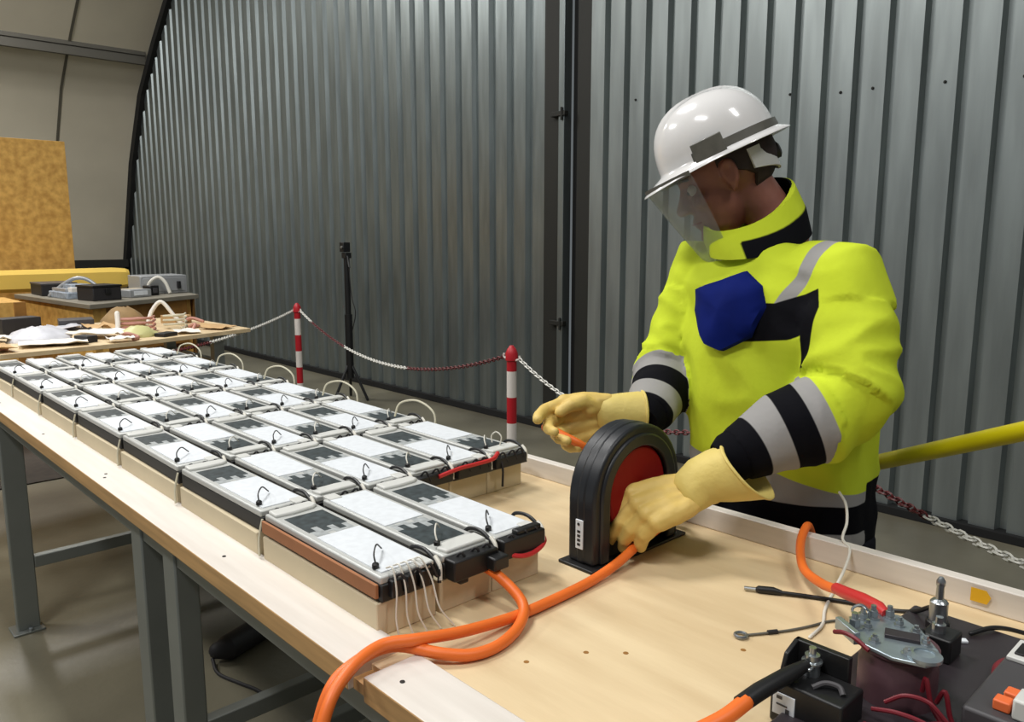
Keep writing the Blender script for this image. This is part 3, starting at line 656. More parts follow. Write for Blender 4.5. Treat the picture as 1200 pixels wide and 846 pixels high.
# ================================================================== FAR WORKBENCH WITH CLUTTER
fw = empty('far_workbench', (-4.8, 1.2, 0)); tag(fw, 'second plywood workbench standing across behind the battery rows', 'workbench')
FZ = .94
MB().prism([(-4.18, .25), (-4.30, 1.43), (-4.46, 2.06), (-5.45, 2.02), (-5.30, .25)], FZ - .022, FZ).build('tabletop', ['plywood'], fw, bevel=.001)
for x, y in ((-4.35, .35), (-5.2, .35), (-4.55, 1.85), (-5.3, 1.85)): MB().box((x, y, 0), (x + .06, y + .06, FZ - .022)).build('leg', 'table_steel', fw, bevel=.003)
MB().box((-5.2, .37, .7), (-4.33, .41, .76)).build('support_beam', 'table_steel', fw); MB().box((-5.28, 1.87, .7), (-4.5, 1.91, .76)).build('support_beam', 'table_steel', fw)
def sheet(s, c, sx, sy, rz, seed, amp=.012, n=6):
    """A crumpled sheet with thickness."""
    mx = Matrix.Translation(c) @ Matrix.Rotation(rz, 4, 'Z'); vs = []; fs = []
    for lay in (0, .002):
        for i in range(n + 1):
            for j in range(n + 1):
                x = (i / n - .5) * sx; y = (j / n - .5) * sy
                vs.append((x, y, .001 + lay + amp * (1 + noise.noise(V((x * 22 + seed, y * 22, seed))))))
    K = (n + 1) ** 2
    for i in range(n):
        for j in range(n):
            a = i * (n + 1) + j
            fs += [(a, a + 1, a + n + 2, a + n + 1), (K + a, K + a + n + 1, K + a + n + 2, K + a + 1)]
    for i in range(n):
        for (a, b) in ((i, i + 1), ((n) * (n + 1) + i, n * (n + 1) + i + 1), (i * (n + 1), (i + 1) * (n + 1)), (i * (n + 1) + n, (i + 1) * (n + 1) + n)): fs.append((a, b, K + b, K + a))
    s.add(vs, fs, mx)
def clutter(kind, c, label, cat, m, **k):
    s = MB(); x, y = c
    if kind == 'sheet': sheet(s, (x, y, FZ), k.get('sx', .2), k.get('sy', .14), k.get('rz', .3), x * 7 + y, k.get('amp', .012))
    if kind == 'coil':
        r = k.get('r', .07); s.tube([(x + (r + .008 * sin(5 * t)) * cos(t), y + (r + .008 * cos(3 * t)) * sin(t), FZ + .008 + .004 * t) for t in [q * .35 for q in range(58)]], .0065, 6)
    if kind == 'box': s.box((-k['sx'] / 2, -k['sy'] / 2, 0), (k['sx'] / 2, k['sy'] / 2, k['h']), Matrix.Translation((x, y, FZ)) @ Matrix.Rotation(k.get('rz', 0), 4, 'Z'))
    if kind == 'mound':
        nn = 14; hh = k['h']; rs = []
        for q, (rr, zz) in enumerate(((1, 0), (.96, .3), (.78, .62), (.5, .88), (.2, 1))):
            rs.append([V((x + k['sx'] * .5 * rr * cos(a) * (1 + .25 * noise.noise(V((a * 1.3, q, x)))), y + k['sy'] * .5 * rr * sin(a) * (1 + .25 * noise.noise(V((q, a * 1.3, y)))), FZ + hh * zz * (1 + .2 * noise.noise(V((a * 2, q * 2., x * 5)))) if zz else FZ)) for a in [2 * pi * e / nn for e in range(nn)]])
        s.rings(rs)
    if kind == 'tube': s.tube(curve(k['pts'], 6), k['r'], 8, round_ends=True)
    o = s.build(k.get('name', cat.replace(' ', '_')), m, bevel=.003 if kind == 'box' else 0, smooth=50)
    return tag(o, label, cat, 'clutter on the far workbench')
clutter('sheet', (-4.36, .62), 'beige crumpled wrapping paper at the near left edge of the far workbench', 'wrapping paper', 'kraft', sx=.22, sy=.40, rz=.1, amp=.02)
clutter('sheet', (-4.75, .72), 'pale crumpled paper behind the beige wrapping on the far workbench', 'paper', 'paper', sx=.32, sy=.30, rz=.5, amp=.025)
clutter('mound', (-4.72, 1.02), 'white plastic bag lying in the middle of the far workbench', 'plastic bag', 'plastic_bag', sx=.34, sy=.30, h=.07)
clutter('sheet', (-4.45, 1.02), 'white sheet of paper at the front edge of the far workbench', 'paper', 'paper', sx=.22, sy=.30, rz=-.2, amp=.015)
clutter('box', (-4.45, 1.17), 'small black tool case beside the white plastic bag', 'tool case', 'dark_object', sx=.10, sy=.06, h=.035, rz=.4)
clutter('sheet', (-4.60, 1.28), 'white crumpled cloth beside the small black tool case', 'cloth', 'paper', sx=.26, sy=.20, rz=.8, amp=.03)
clutter('mound', (-4.52, 1.45), 'lime green plastic pouch on the far workbench', 'pouch', 'green_plastic', sx=.18, sy=.20, h=.055)
clutter('box', (-4.42, 1.56), 'black flat connector lying beside the lime green pouch', 'connector', 'black_plastic', sx=.07, sy=.10, h=.02, rz=.5)
clutter('coil', (-4.72, 1.52), 'coil of pinkish wire behind the lime green pouch', 'wire coil', 'pink_wire', r=.09)
clutter('mound', (-5.08, 1.55), 'brown paper bag standing open on the far workbench', 'paper bag', 'bag_brown', sx=.24, sy=.26, h=.11)
clutter('coil', (-4.75, 1.74), 'loose coil of pale wire in front of the brown paper bag', 'wire coil', 'cream_cable', r=.06)
clutter('tube', (-4.9, 1.74), 'pale bent cable sticking up beside the brown paper bag', 'cable', 'paper', pts=[(-5.0, 1.66, FZ + .012), (-5.02, 1.70, FZ + .09), (-5.0, 1.75, FZ + .14), (-4.95, 1.80, FZ + .06), (-4.92, 1.83, FZ + .012)], r=.012)
clutter('sheet', (-4.72, 1.92), 'sheet of kraft paper at the wall side end of the far workbench', 'paper', 'kraft', sx=.30, sy=.16, rz=.3, amp=.004)
clutter('box', (-5.05, 1.85), 'small brown carton at the back of the far workbench', 'carton', 'kraft', sx=.14, sy=.12, h=.05, rz=.3)
clutter('box', (-5.10, 1.00), 'black boxy meter at the back of the far workbench', 'meter', 'dark_object', sx=.12, sy=.20, h=.09, rz=.2)
clutter('box', (-5.12, 1.30), 'dark grey power adapter at the back of the far workbench', 'adapter', 'unit_grey', sx=.16, sy=.18, h=.06, rz=-.2)
clutter('coil', (-4.95, .78), 'coil of dark red wire behind the pale paper', 'wire coil', 'red_wire', r=.06)
clutter('tube', (-4.6, 1.62), 'white plastic rod standing tilted beside the lime green pouch', 'rod', 'paper', pts=[(-4.70, 1.40, FZ + .016), (-4.72, 1.41, FZ + .06), (-4.74, 1.415, FZ + .11)], r=.014)
clutter('tube', (-4.3, .5), 'reddish cable lying along the front edge of the far workbench', 'cable', 'pink_wire', pts=[(-4.30, .36, FZ + .010), (-4.28, .52, FZ + .012), (-4.29, .66, FZ + .010), (-4.36, .80, FZ + .012)], r=.010)

for k_, (x, y, nm, lb, m_, sx, sy, h_) in enumerate((
        (-4.34, 1.30, 'paper', 'white paper scrap at the front edge beside the black tool case', 'paper', .10, .12, .02),
        (-4.62, .46, 'paper', 'cream paper scrap at the near end of the far workbench', 'card_block', .16, .14, .02),
        (-4.50, 1.70, 'paper', 'white paper strip in front of the loose pale wire coil', 'paper', .12, .18, .012),
        (-4.56, 1.90, 'paper', 'pale paper strip at the wall side front corner', 'kraft', .12, .16, .01),
        (-4.98, 1.20, 'cloth', 'pale rag between the meter and the adapter', 'plastic_bag', .14, .18, .03),
        (-4.84, 1.36, 'wrapping paper', 'beige wrapping scrap beside the pinkish wire coil', 'kraft', .16, .14, .03))):
    clutter('sheet', (x, y), lb, nm, m_, sx=sx, sy=sy, rz=k_ * .7, amp=h_)
for k_, (x, y, lb) in enumerate(((-4.42, 1.36, 'short pinkish cable offcut at the front edge by the white cloth'), (-4.9, 1.10, 'short pinkish cable offcut behind the white plastic bag'), (-4.62, 1.80, 'short pinkish cable offcut beside the loose pale wire coil'), (-4.98, 1.92, 'short pinkish cable offcut beside the small brown carton'))):
    a_ = k_ * 1.3
    clutter('tube', (x, y), lb, 'cable', 'pink_wire', pts=[(x - .07 * cos(a_), y - .07 * sin(a_), FZ + .011), (x, y, FZ + .03), (x + .05 * cos(a_ + .8), y + .06 * sin(a_ + .8), FZ + .012), (x + .10 * cos(a_), y + .10 * sin(a_), FZ + .011)], r=.010)

# loose cables in the gap behind the last module row
cable('pink_cable', [(-3.75, .63, .902), (-3.72, .75, .91), (-3.76, .86, .903), (-3.70, .95, .905)], .008, 'pink_wire', 'pinkish cable lying behind the farthest module row')

tag(MB().prism([(-5.35, -.6), (-5.35, 2.2), (-7.9, 2.2), (-7.9, -.6)], 0, .008).build('floor_shade_sheet', 'floor_shade', bevel=.002), 'dark brown sheet standing in for shade on the floor under the far workbench', 'painted shade')  # thin dark sheet added to paint the shade on the floor here
# ================================================================== CART, BOARDS, YELLOW PAD AT THE BACK
ct = empty('cart', (-6.8, 2.0, 0)); tag(ct, 'wooden trolley with a grey tray top full of devices', 'cart')
CZ = 1.0
ctx = frame((-6.10, 1.645, 0), (-1, -.10, 0), (-.42, 1, 0))
MB().prism([(-6.10, 1.645), (-6.56, 2.60), (-7.75, 2.72), (-7.62, 1.49)], CZ - .035, CZ).build('tray_top', 'tray_grey', ct, bevel=.004)
MB().prism([(-6.16, 1.68), (-6.20, 1.74), (-7.55, 1.58), (-7.55, 1.52)], .25, CZ - .035).build('side_panel', 'osb', ct)
MB().prism([(-6.55, 2.55), (-6.60, 2.58), (-7.6, 2.66), (-7.6, 2.62)], .25, CZ - .035).build('side_panel', 'osb_dark', ct)
MB().prism([(-6.24, 1.78), (-6.27, 1.77), (-6.58, 2.48), (-6.54, 2.49)], .62, CZ - .035).build('front_panel', 'osb_dark', ct)
for x, y in ((-6.23, 1.70), (-6.62, 2.46), (-7.55, 1.55), (-7.6, 2.58)): MB().box((x - .05, y, 0), (x + .03, y + .08, CZ - .035)).build('leg', 'osb', ct, bevel=.003)
MB().prism([(-6.22, 1.72), (-6.60, 2.50), (-7.6, 2.62), (-7.5, 1.58)], .25, .28).build('lower_shelf', 'osb_dark', ct)
def dev(name, lo, hi, m, label, cat, rz=0, extra=None):
    c = ((lo[0] + hi[0]) / 2, (lo[1] + hi[1]) / 2, CZ); r = empty(name, c, rz); tag(r, label, cat, 'devices on the trolley')
    s = MB().box((lo[0] - c[0], lo[1] - c[1], 0), (hi[0] - c[0], hi[1] - c[1], hi[2])); o = s.build('case', m, None, bevel=.006); o.parent = r
    for nm, a, b, mm in (extra or []):
        o = MB().box(a, b).build(nm, mm, None, bevel=.003); o.parent = r
    return r
dev('power_supply', (-7.15, 2.24), (-6.85, 2.62, .15), 'device_silver', 'silver metal power supply case at the wall side of the trolley', 'power supply', .0, [('front_panel', (.15, -.17, .02), (.158, .17, .13), 'device_silver'), ('handle', (.158, .10, .04), (.19, .125, .10), 'black_plastic')])
dev('black_box', (-6.62, 1.72), (-6.40, 1.94, .10), 'dark_object', 'black plastic box at the front corner of the trolley', 'box', .25, [('lid', (-.115, -.115, .10), (.115, .115, .115), 'black_plastic'), ('latch', (.11, -.02, .05), (.122, .02, .09), 'black_plastic')])
dev('small_device', (-6.70, 2.03), (-6.56, 2.22, .06), 'device_silver', 'small silver device with a white label beside the black box', 'device', .3, [('label_plate', (.07, -.06, .015), (.074, .06, .05), 'white_sticker')])
dev('black_adapter', (-6.78, 2.24), (-6.68, 2.32, .08), 'black_plastic', 'small black adapter beside the silver power supply', 'adapter', .3, [('socket', (.05, -.02, .02), (.058, .02, .06), 'unit_grey')])
dev('circuit_stack', (-7.10, 1.64), (-6.72, 1.92, .05), 'device_blue', 'stack of grey circuit boards on the left of the trolley', 'circuit board', .1, [('board', (-.17, -.12, .05), (.10, .12, .075), 'device_silver'), ('heat_sink', (-.05, -.08, .075), (.12, .06, .105), 'device_blue'), ('connector', (.10, -.10, .05), (.17, -.02, .085), 'paper')])
dev('dark_bin', (-7.55, 1.60), (-7.20, 1.86, .09), 'dark_object', 'dark flat bin behind the grey circuit boards', 'bin', 0, [('rim', (-.178, -.134, .085), (.178, .134, .10), 'unit_grey')])
dev('white_carton', (-6.86, 2.08), (-6.76, 2.24, .05), 'paper', 'small cream carton behind the silver device', 'carton', .3, [('flap', (-.04, -.07, .05), (.04, .07, .056), 'card_block')])
cable('grey_cable', [(-7.05, 1.62, CZ + .012), (-6.98, 1.72, CZ + .11), (-6.92, 1.80, CZ + .15), (-6.88, 1.88, CZ + .12), (-6.80, 1.96, CZ + .012)], .014, 'device_silver', 'grey cable arching over the circuit boards on the trolley')
t = MB().tube(curve([(-6.82, 2.27, CZ + .012), (-6.80, 2.30, CZ + .10), (-6.78, 2.36, CZ + .14), (-6.74, 2.40, CZ + .10), (-6.70, 2.42, CZ + .012)], 6), .014, 8).build('white_cable', 'white_cable'); tag(t, 'white cable loop in front of the silver power supply', 'cable')

yb = empty('yellow_pad', (-7.75, 1.6, 0)); tag(yb, 'long yellow foam beam lying on trestles behind the trolley', 'foam beam')
s = MB()
prof = [(0, 1.03), (.0, 1.15), (.03, 1.185), (.17, 1.185), (.2, 1.15), (.2, 1.03), (.17, 1.0), (.03, 1.0)]
rs = []
for y, f in ((.2, 1), (2.36, 1), (2.44, .93), (2.47, .8)): rs.append([V((-8.0 + .1 + (px - .1) * f, y, 1.09 + (pz - 1.09) * f)) for px, pz in prof])
s.rings(rs); s.build('beam', 'foam_yellow', yb, smooth=20)
for y in (.5, 2.1):
    MB().box((-8.0, y, .93), (-7.8, y + .06, 1.0)).build('trestle_head', 'osb_dark', yb)
    for dx in (-.12, .12): MB().tube([(-7.9, y + .03, .95), (-7.9 + dx * 1.6, y + .03, .02)], .022, 8).build('trestle_leg', 'osb_dark', yb)
ob = empty('standing_board', (-8.3, 1.3, 0)); tag(ob, 'tall upright chipboard sheet behind the yellow beam', 'board')
MB().box((-8.28, .2, 0), (-8.255, 2.13, 2.325)).build('sheet', 'osb', ob, bevel=.002)
MB().box((-8.33, 2.05, 0), (-8.28, 2.13, 2.325)).build('stiffener', 'osb_dark', ob, bevel=.002)
MB().box((-8.75, 2.06, 0), (-8.33, 2.11, .05)).build('foot', 'osb_dark', ob)
cr = empty('wooden_crate', (-7.0, 1.1, 0)); tag(cr, 'chipboard crate beside the trolley, below the yellow beam', 'crate')
MB().box((-7.30, .3, 0), (-6.70, 1.36, 1.0)).build('body', 'osb', cr, bevel=.003)
MB().box((-6.70, 1.30, 0), (-6.675, 1.375, 1.0)).build('corner_batten', 'osb_dark', cr, bevel=.002)

# ================================================================== THE WORKER
def voxel(mb, size, smooth_it=4, name='tmp'):
    """Union of the collected shapes as one continuous surface."""
    o = bpy.data.objects.new(name, mb.mesh(name)); COL.objects.link(o)
    r = o.modifiers.new('r', 'REMESH'); r.mode = 'VOXEL'; r.voxel_size = size
    s = o.modifiers.new('s', 'SMOOTH'); s.factor = .5; s.iterations = smooth_it
    bpy.context.view_layer.update()
    me = bpy.data.meshes.new_from_object(o.evaluated_get(bpy.context.evaluated_depsgraph_get()))
    bpy.data.objects.remove(o); me.name = name; me.materials.clear()
    return me
BF = V((-.14, -.990, 0)).normalized(); BL = V((.990, -.14, 0)).normalized(); UP = V((0, 0, 1))
HC = V((-.956, 1.522, 1.602))
_hp = radians(25); _hd = V((-.77, -.638, 0)).normalized()
HF = _hd * cos(_hp) - UP * sin(_hp)
HM = frame(HC, HF, UP.cross(_hd))
SHL, ELL, CUL, WRL, KNL = V((-.682, 1.510, 1.408)), V((-.622, 1.435, 1.190)), V((-.743, 1.25, 1.088)), V((-.798, 1.185, 1.018)), V((-.838, 1.100, .998))
SHR, ELR, CUR, WRR, KNR = V((-1.035, 1.590, 1.408)), V((-1.065, 1.500, 1.175)), V((-1.020, 1.35, 1.104)), V((-1.074, 1.276, 1.106)), V((-1.122, 1.204, 1.092))
def ring(c, hw, hd, n=28, tilt=0, sq=1.0):
    out = []
    for i in range(n):
        a = 2 * pi * i / n; ca, sa = cos(a), sin(a)
        ca = math.copysign(abs(ca) ** sq, ca); sa = math.copysign(abs(sa) ** sq, sa)
        out.append(V(c) + BL * hw * ca + BF * hd * sa + UP * (-tilt * sa))
    return out
person = empty('tmp', (0, 0, 0))
# --- body: one continuous figure (head, neck, trunk, arms, legs)
b = MB()
b.rings([ring((-.80, 1.57, .84), .15, .10), ring((-.81, 1.562, 1.0), .145, .10), ring((-.83, 1.555, 1.18), .155, .105), ring((-.85, 1.552, 1.34), .15, .10), ring((-.86, 1.552, 1.42), .10, .075), ring((-.880, 1.552, 1.47), .06, .055)])
for A, E_, C_, W_ in ((SHL, ELL, CUL, WRL), (SHR, ELR, CUR, WRR)):
    b.tube([A.lerp(V((-.85, 1.55, 1.37)), .35), A, A.lerp(E_, .5), E_, E_.lerp(C_, .5), C_, C_.lerp(W_, .5)], [.05, .052, .046, .042, .038, .030, .024], 14, round_ends=True)
for sg in (1, -1):
    hp = V((-.80, 1.57, .88)) + BL * .09 * sg
    b.tube([hp, hp + V((0, -.01, -.40)), hp + V((0, .015, -.80))], [.082, .056, .042], 14, round_ends=True)
    b.tube([hp + V((0, .02, -.83)), hp + BF * .10 + V((0, .015, -.855))], [.036, .022], 12, round_ends=True)
hd = MB()
hd.ball((-.010, 0, .035), (.100, .076, .090), n=24, m=16); hd.ball((.032, 0, -.025), (.062, .060, .085), n=24, m=14)
hd.ball((.040, 0, -.074), (.048, .048, .036)); hd.ball((.078, 0, -.098), (.020, .022, .018))
hd.ball((.080, 0, .030), (.019, .050, .013)); hd.tube([(.088, 0, .020), (.100, 0, -.004), (.113, 0, -.026)], [.008, .010, .0125], 10, round_ends=True)
hd.ball((.101, .010, -.030), .009); hd.ball((.101, -.010, -.030), .009)
hd.ball((.091, 0, -.056), (.011, .024, .006)); hd.ball((.089, 0, -.067), (.011, .021, .007)); hd.ball((.080, 0, -.082), (.012, .025, .010))
for sg in (1, -1):
    hd.ball((.068, .040 * sg, -.022), (.022, .020, .020))
    hd.tube(curve([(.004, .070 * sg, -.028), (-.004, .079 * sg, -.012), (-.010, .083 * sg, .012), (-.002, .082 * sg, .030), (.012, .077 * sg, .024), (.012, .074 * sg, .004)], 4), .0065, 8, round_ends=True)
    hd.ball((.0, .074 * sg, .002), (.016, .006, .026))
hd.tube([(-.034, 0, -.040), (-.050, 0, -.10), (-.058, 0, -.16)], [.053, .050, .058], 20, round_ends=True)
b.v += [tuple(HM @ V(p)) for p in hd.v]; b.f += [tuple(i + len(b.v) - len(hd.v) for i in f) for f in hd.f]; b.mi += [0] * len(hd.f)
me = voxel(b, .0052, 3, 'person'); me.materials.append(M['skin'])
bpy.data.objects.remove(person)
person = link('person', me, None, smooth=180)
tag(person, 'person in white hard hat, visor, yellow jacket and latex gloves, bending over an orange cable', 'person')
def on_head(mb, name, m, par=None, **k):
    mb.v = [tuple(HM @ V(p)) for p in mb.v]
    return mb.build(name, m, par or person, **k)
for sg in (1, -1):
    e = on_head(MB().ball((.0765, .031 * sg, .006), .0125), 'eye', 'eye_white'); on_head(MB().ball((.0855, .032 * sg, .004), .0055), 'iris', 'dark_object', e)
    on_head(MB().tube(curve([(.093, .012 * sg, .028), (.092, .030 * sg, .034), (.080, .050 * sg, .030)], 4), [.004] * 8 + [.002], 6), 'eyebrow', 'hair')
on_head(MB().tube(curve([(.086, -.026, -.0625), (.101, -.010, -.0615), (.1025, 0, -.062), (.101, .010, -.0615), (.086, .026, -.0625)], 4), .0016, 6), 'mouth_line', 'dark_red')
# hair below the helmet
hb = MB()
rs = []
for k in range(9):
    t = -1.05 + 1.35 * k / 8; z = .030 + .088 * sin(t); a0_ = radians(112 - 46 * min(1, max(0, (z + .012) / .035)))
    rs.append([V((-.020 + .098 * cos(t) * cos(a), .081 * cos(t) ** .7 * sin(a), z)) for a in [a0_ + (2 * pi - 2 * a0_) * i / 26 for i in range(27)]])
ins = [[V((p.x * .86 - .002, p.y * .88, p.z)) for p in r] for r in rs]
hb.rings([r + i[::-1] for r, i in zip(rs, ins)])
on_head(hb, 'hair', 'hair', smooth=60)
# --- hard hat
hat = MB(); N = 56; rs = []
def hat_r(a, e):      # outline radius at azimuth a, at elevation factor e
    fx = .140 if cos(a) > 0 else .143
    return V((fx * cos(a), .116 * sin(a), 0)) * e
for k in range(15):
    t = k / 14 * (pi / 2) * .985; e = cos(t) ** .80; z = .058 + .122 * sin(t) ** .92
    r = []
    for i in range(N):
        a = 2 * pi * i / N; p = hat_r(a, e); p.z = z; p.x -= .002
        rid = max(0, 1 - (abs(p.y) / .022) ** 4) * .0045 * min(1, t * 1.6)
        rid2 = max(0, 1 - ((abs(p.y) - .055) / .010) ** 4) * .0025 * min(1, t * 1.3)
        p.z += rid + rid2 * (1 if t > .35 else 0); r.append(p)
    rs.append(r)
low = []
for dz, out, k_ in ((.054, .002, 0), (.046, .012, 1), (.040, .020, 1), (.037, .021, 1), (.036, .016, 1), (.040, .004, 1)):
    r = []
    for i in range(N):
        a = 2 * pi * i / N; peak = max(0, cos(a)) ** 2.2 * .034 + max(0, -cos(a)) ** 4 * .008
        base = hat_r(a, 1.0); d = base.normalized()
        p = base + d * (out + peak * (out / .020 if k_ else 0)); p.z = dz - .010 * (max(0, cos(a)) ** 2) * (out / .02) ; p.x -= .002; r.append(p)
    low.append(r)
inner = [[V((p.x * .955, p.y * .945, p.z - .002)) for p in r] for r in rs]
hat.rings(inner[::-1] + low[::-1][:0] + [[V((p.x * .97, p.y * .96, .040)) for p in rs[0]]] + low[::-1] + rs)
HM0 = HM; HM = HM0 @ Matrix.Translation((0, 0, .006)) @ Matrix.Diagonal((.90, .93, .99, 1))
helm = on_head(hat, 'hard_hat', 'helmet_white', smooth=50)
bd = MB()      # grey visor bracket running along the side above the brim
def band_pts(a0, a1, n, lo, hi, off):
    R_ = []
    for i in range(n + 1):
        a = a0 + (a1 - a0) * i / n
        q = [hat_r(a, 1.0) + hat_r(a, 1).normalized() * o_ + V((-.002, 0, z_)) for o_, z_ in ((off - .004, lo), (off, lo), (off - .002, hi), (off - .008, hi))]
        R_.append(q)
    return R_
bd.rings(band_pts(radians(62), radians(298), 44, .050, .068, .0075)); br = on_head(bd, 'visor_bracket', 'bracket_grey', helm, smooth=40)
for sg in (1, -1):
    a = radians(78)
    bk = MB(); bk.rings(band_pts(a - .24 if sg > 0 else 2 * pi - a - .24, a + .24 if sg > 0 else 2 * pi - a + .24, 10, .042, .084, .013)); on_head(bk, 'buckle', 'bracket_grey', br, bevel=.002)
# cradle at the nape
cr_ = MB(); rs = []
for i in range(21):
    a = radians(112) + radians(136) * i / 20; d_ = V((.104 * cos(a), .090 * sin(a), 0)); f_ = 1 - abs(i - 10) / 10
    rs.append([d_ * 1.0 + V((-.012, 0, .030)), d_ * 1.05 + V((-.012, 0, .030)), d_ * 1.06 + V((-.012, 0, -.012 - .022 * f_)), d_ * 1.0 + V((-.012, 0, -.012 - .022 * f_))])
cr_.rings(rs); cra = on_head(cr_, 'nape_cradle', 'cap_plastic', helm, smooth=40)
on_head(MB().lathe([(.016, 0), (.018, .006), (.018, .014), (.012, .018)], frame((-.118, 0, .004), (0, 1, 0), (0, 0, 1)) @ Matrix.Rotation(pi, 4, 'X'), 18), 'nape_knob', 'black_plastic', cra)
# --- visor
vz = MB(); rs = []
for k in range(9):
    t = k / 8; z = .036 - .205 * t; R_ = .184 - .066 * t ** 1.1; S_ = .138 - .022 * t
    a1 = radians(62 - 8 * t ** 2)
    rs.append([[V((rr * R_ * cos(a), rr * S_ * sin(a), z)) for a in [-a1 + 2 * a1 * i / 32 for i in range(33)]] for rr in (1, .990)])
vz.rings([o_ + i_[::-1] for o_, i_ in rs])
on_head(vz, 'face_shield', 'visor', helm, smooth=60)
vb = MB(); o_, i_ = rs[0]
vb.rings([[p + V((0, 0, .004)), p * 1.014 + V((0, 0, .004)), p * 1.014 - V((0, 0, .006)), p - V((0, 0, .006))] for p in o_]); on_head(vb, 'shield_rim', 'bracket_grey', helm, smooth=40)

HM = HM0
# --- jacket
j = MB()
TOR = [((-.812, 1.572, .80), .190, .145), ((-.815, 1.568, .90), .194, .150), ((-.820, 1.562, 1.0), .198, .156), ((-.828, 1.556, 1.14), .206, .160), ((-.844, 1.552, 1.28), .212, .155), ((-.856, 1.552, 1.375), .200, .138), ((-.866, 1.554, 1.425), .165, .110), ((-.875, 1.554, 1.453), .115, .090), ((-.880, 1.552, 1.468), .088, .078)]
j.rings([ring(c, a, d, 36, sq=.9) for c, a, d in TOR])
j.tube([SHL.lerp(V((-.86, 1.552, 1.37)), .45), SHL + V((-.01, .01, -.012)), SHL.lerp(ELL, .5) + V((.004, 0, 0)), ELL + V((.0, .0, .01)), ELL.lerp(CUL, .3) + V((0, 0, -.014)), ELL.lerp(CUL, .62), CUL],
       [.082, .084, .084, .082, .080, .068, .050], 24, round_ends=False)
j.tube([SHR.lerp(V((-.86, 1.552, 1.37)), .45), SHR, SHR.lerp(ELR, .5), ELR, ELR.lerp(CUR, .35) + V((0, 0, -.01)), ELR.lerp(CUR, .65), CUR],
       [.082, .084, .080, .078, .070, .060, .048], 24)
jm = voxel(j, .0075, 5, 'jacket')
def seg_t(p, a, b_):
    d = b_ - a; t = max(-.2, min(1.2, (p - a).dot(d) / d.length_squared)); return t, (p - (a + d * t)).length
def poly_sd(x, y, poly):
    """Signed distance, positive inside."""
    d = 1e9; ins = False; n = len(poly)
    for i in range(n):
        (x1, y1), (x2, y2) = poly[i], poly[(i + 1) % n]
        ex, ey = x2 - x1, y2 - y1; t = max(0, min(1, ((x - x1) * ex + (y - y1) * ey) / (ex * ex + ey * ey)))
        d = min(d, math.hypot(x - x1 - ex * t, y - y1 - ey * t))
        if (y1 > y) != (y2 > y) and x < (x2 - x1) * (y - y1) / (y2 - y1) + x1: ins = not ins
    return d if ins else -d
BC = V((-.84, 1.555, 0))
CHEST = [(.02, 1.352), (.09, 1.352), (.165, 1.385), (.178, 1.352), (.172, 1.31), (.125, 1.285), (.02, 1.272)]
STRIP = [(.146, 1.36), (.176, 1.355), (.170, 1.26), (.150, 1.225)]
STRAP = [(.080, 1.33), (.108, 1.33), (.142, 1.41), (.150, 1.50), (.112, 1.50), (.112, 1.41)]
FRONT = [(.030, 1.01), (.068, 1.01), (.068, .78), (.030, .78)]
#DBG#
g = jm.attributes.new('panel_grey', 'FLOAT', 'POINT'); k_ = jm.attributes.new('panel_black', 'FLOAT', 'POINT')
def folds(p, armL, armR, tL, tR):
    if armL or armR:
        t = tL if armL else tR
        E0 = ELL if armL else ELR
        near = math.exp(-((p - E0).length / .11) ** 2)
        a = noise.noise(p * 9 + V((3, 1, 5))) * .007
        ax = ((CUL if armL else CUR) - E0).normalized() if t > 1 else (E0 - (SHL if armL else SHR)).normalized()
        s_ = p.dot(ax); o_ = p - ax * s_
        a += (.32 - abs(noise.noise(V((o_.x * 8, o_.y * 8, o_.z * 8 + s_ * 20))))) * (.012 + .030 * near) * (1 if t < 1.25 else .35)
        return a
    a = noise.noise(V((p.x * 11, p.y * 11, p.z * 3.2))) * .010 + (.3 - abs(noise.noise(V((p.x * 6 + p.z * 5, p.y * 6, p.z * 9))))) * .014 + noise.noise(V((p.x * 20 + p.z * 9, p.y * 20, p.z * 8))) * .004
    return a
nrm = [v.normal.copy() for v in jm.vertices]
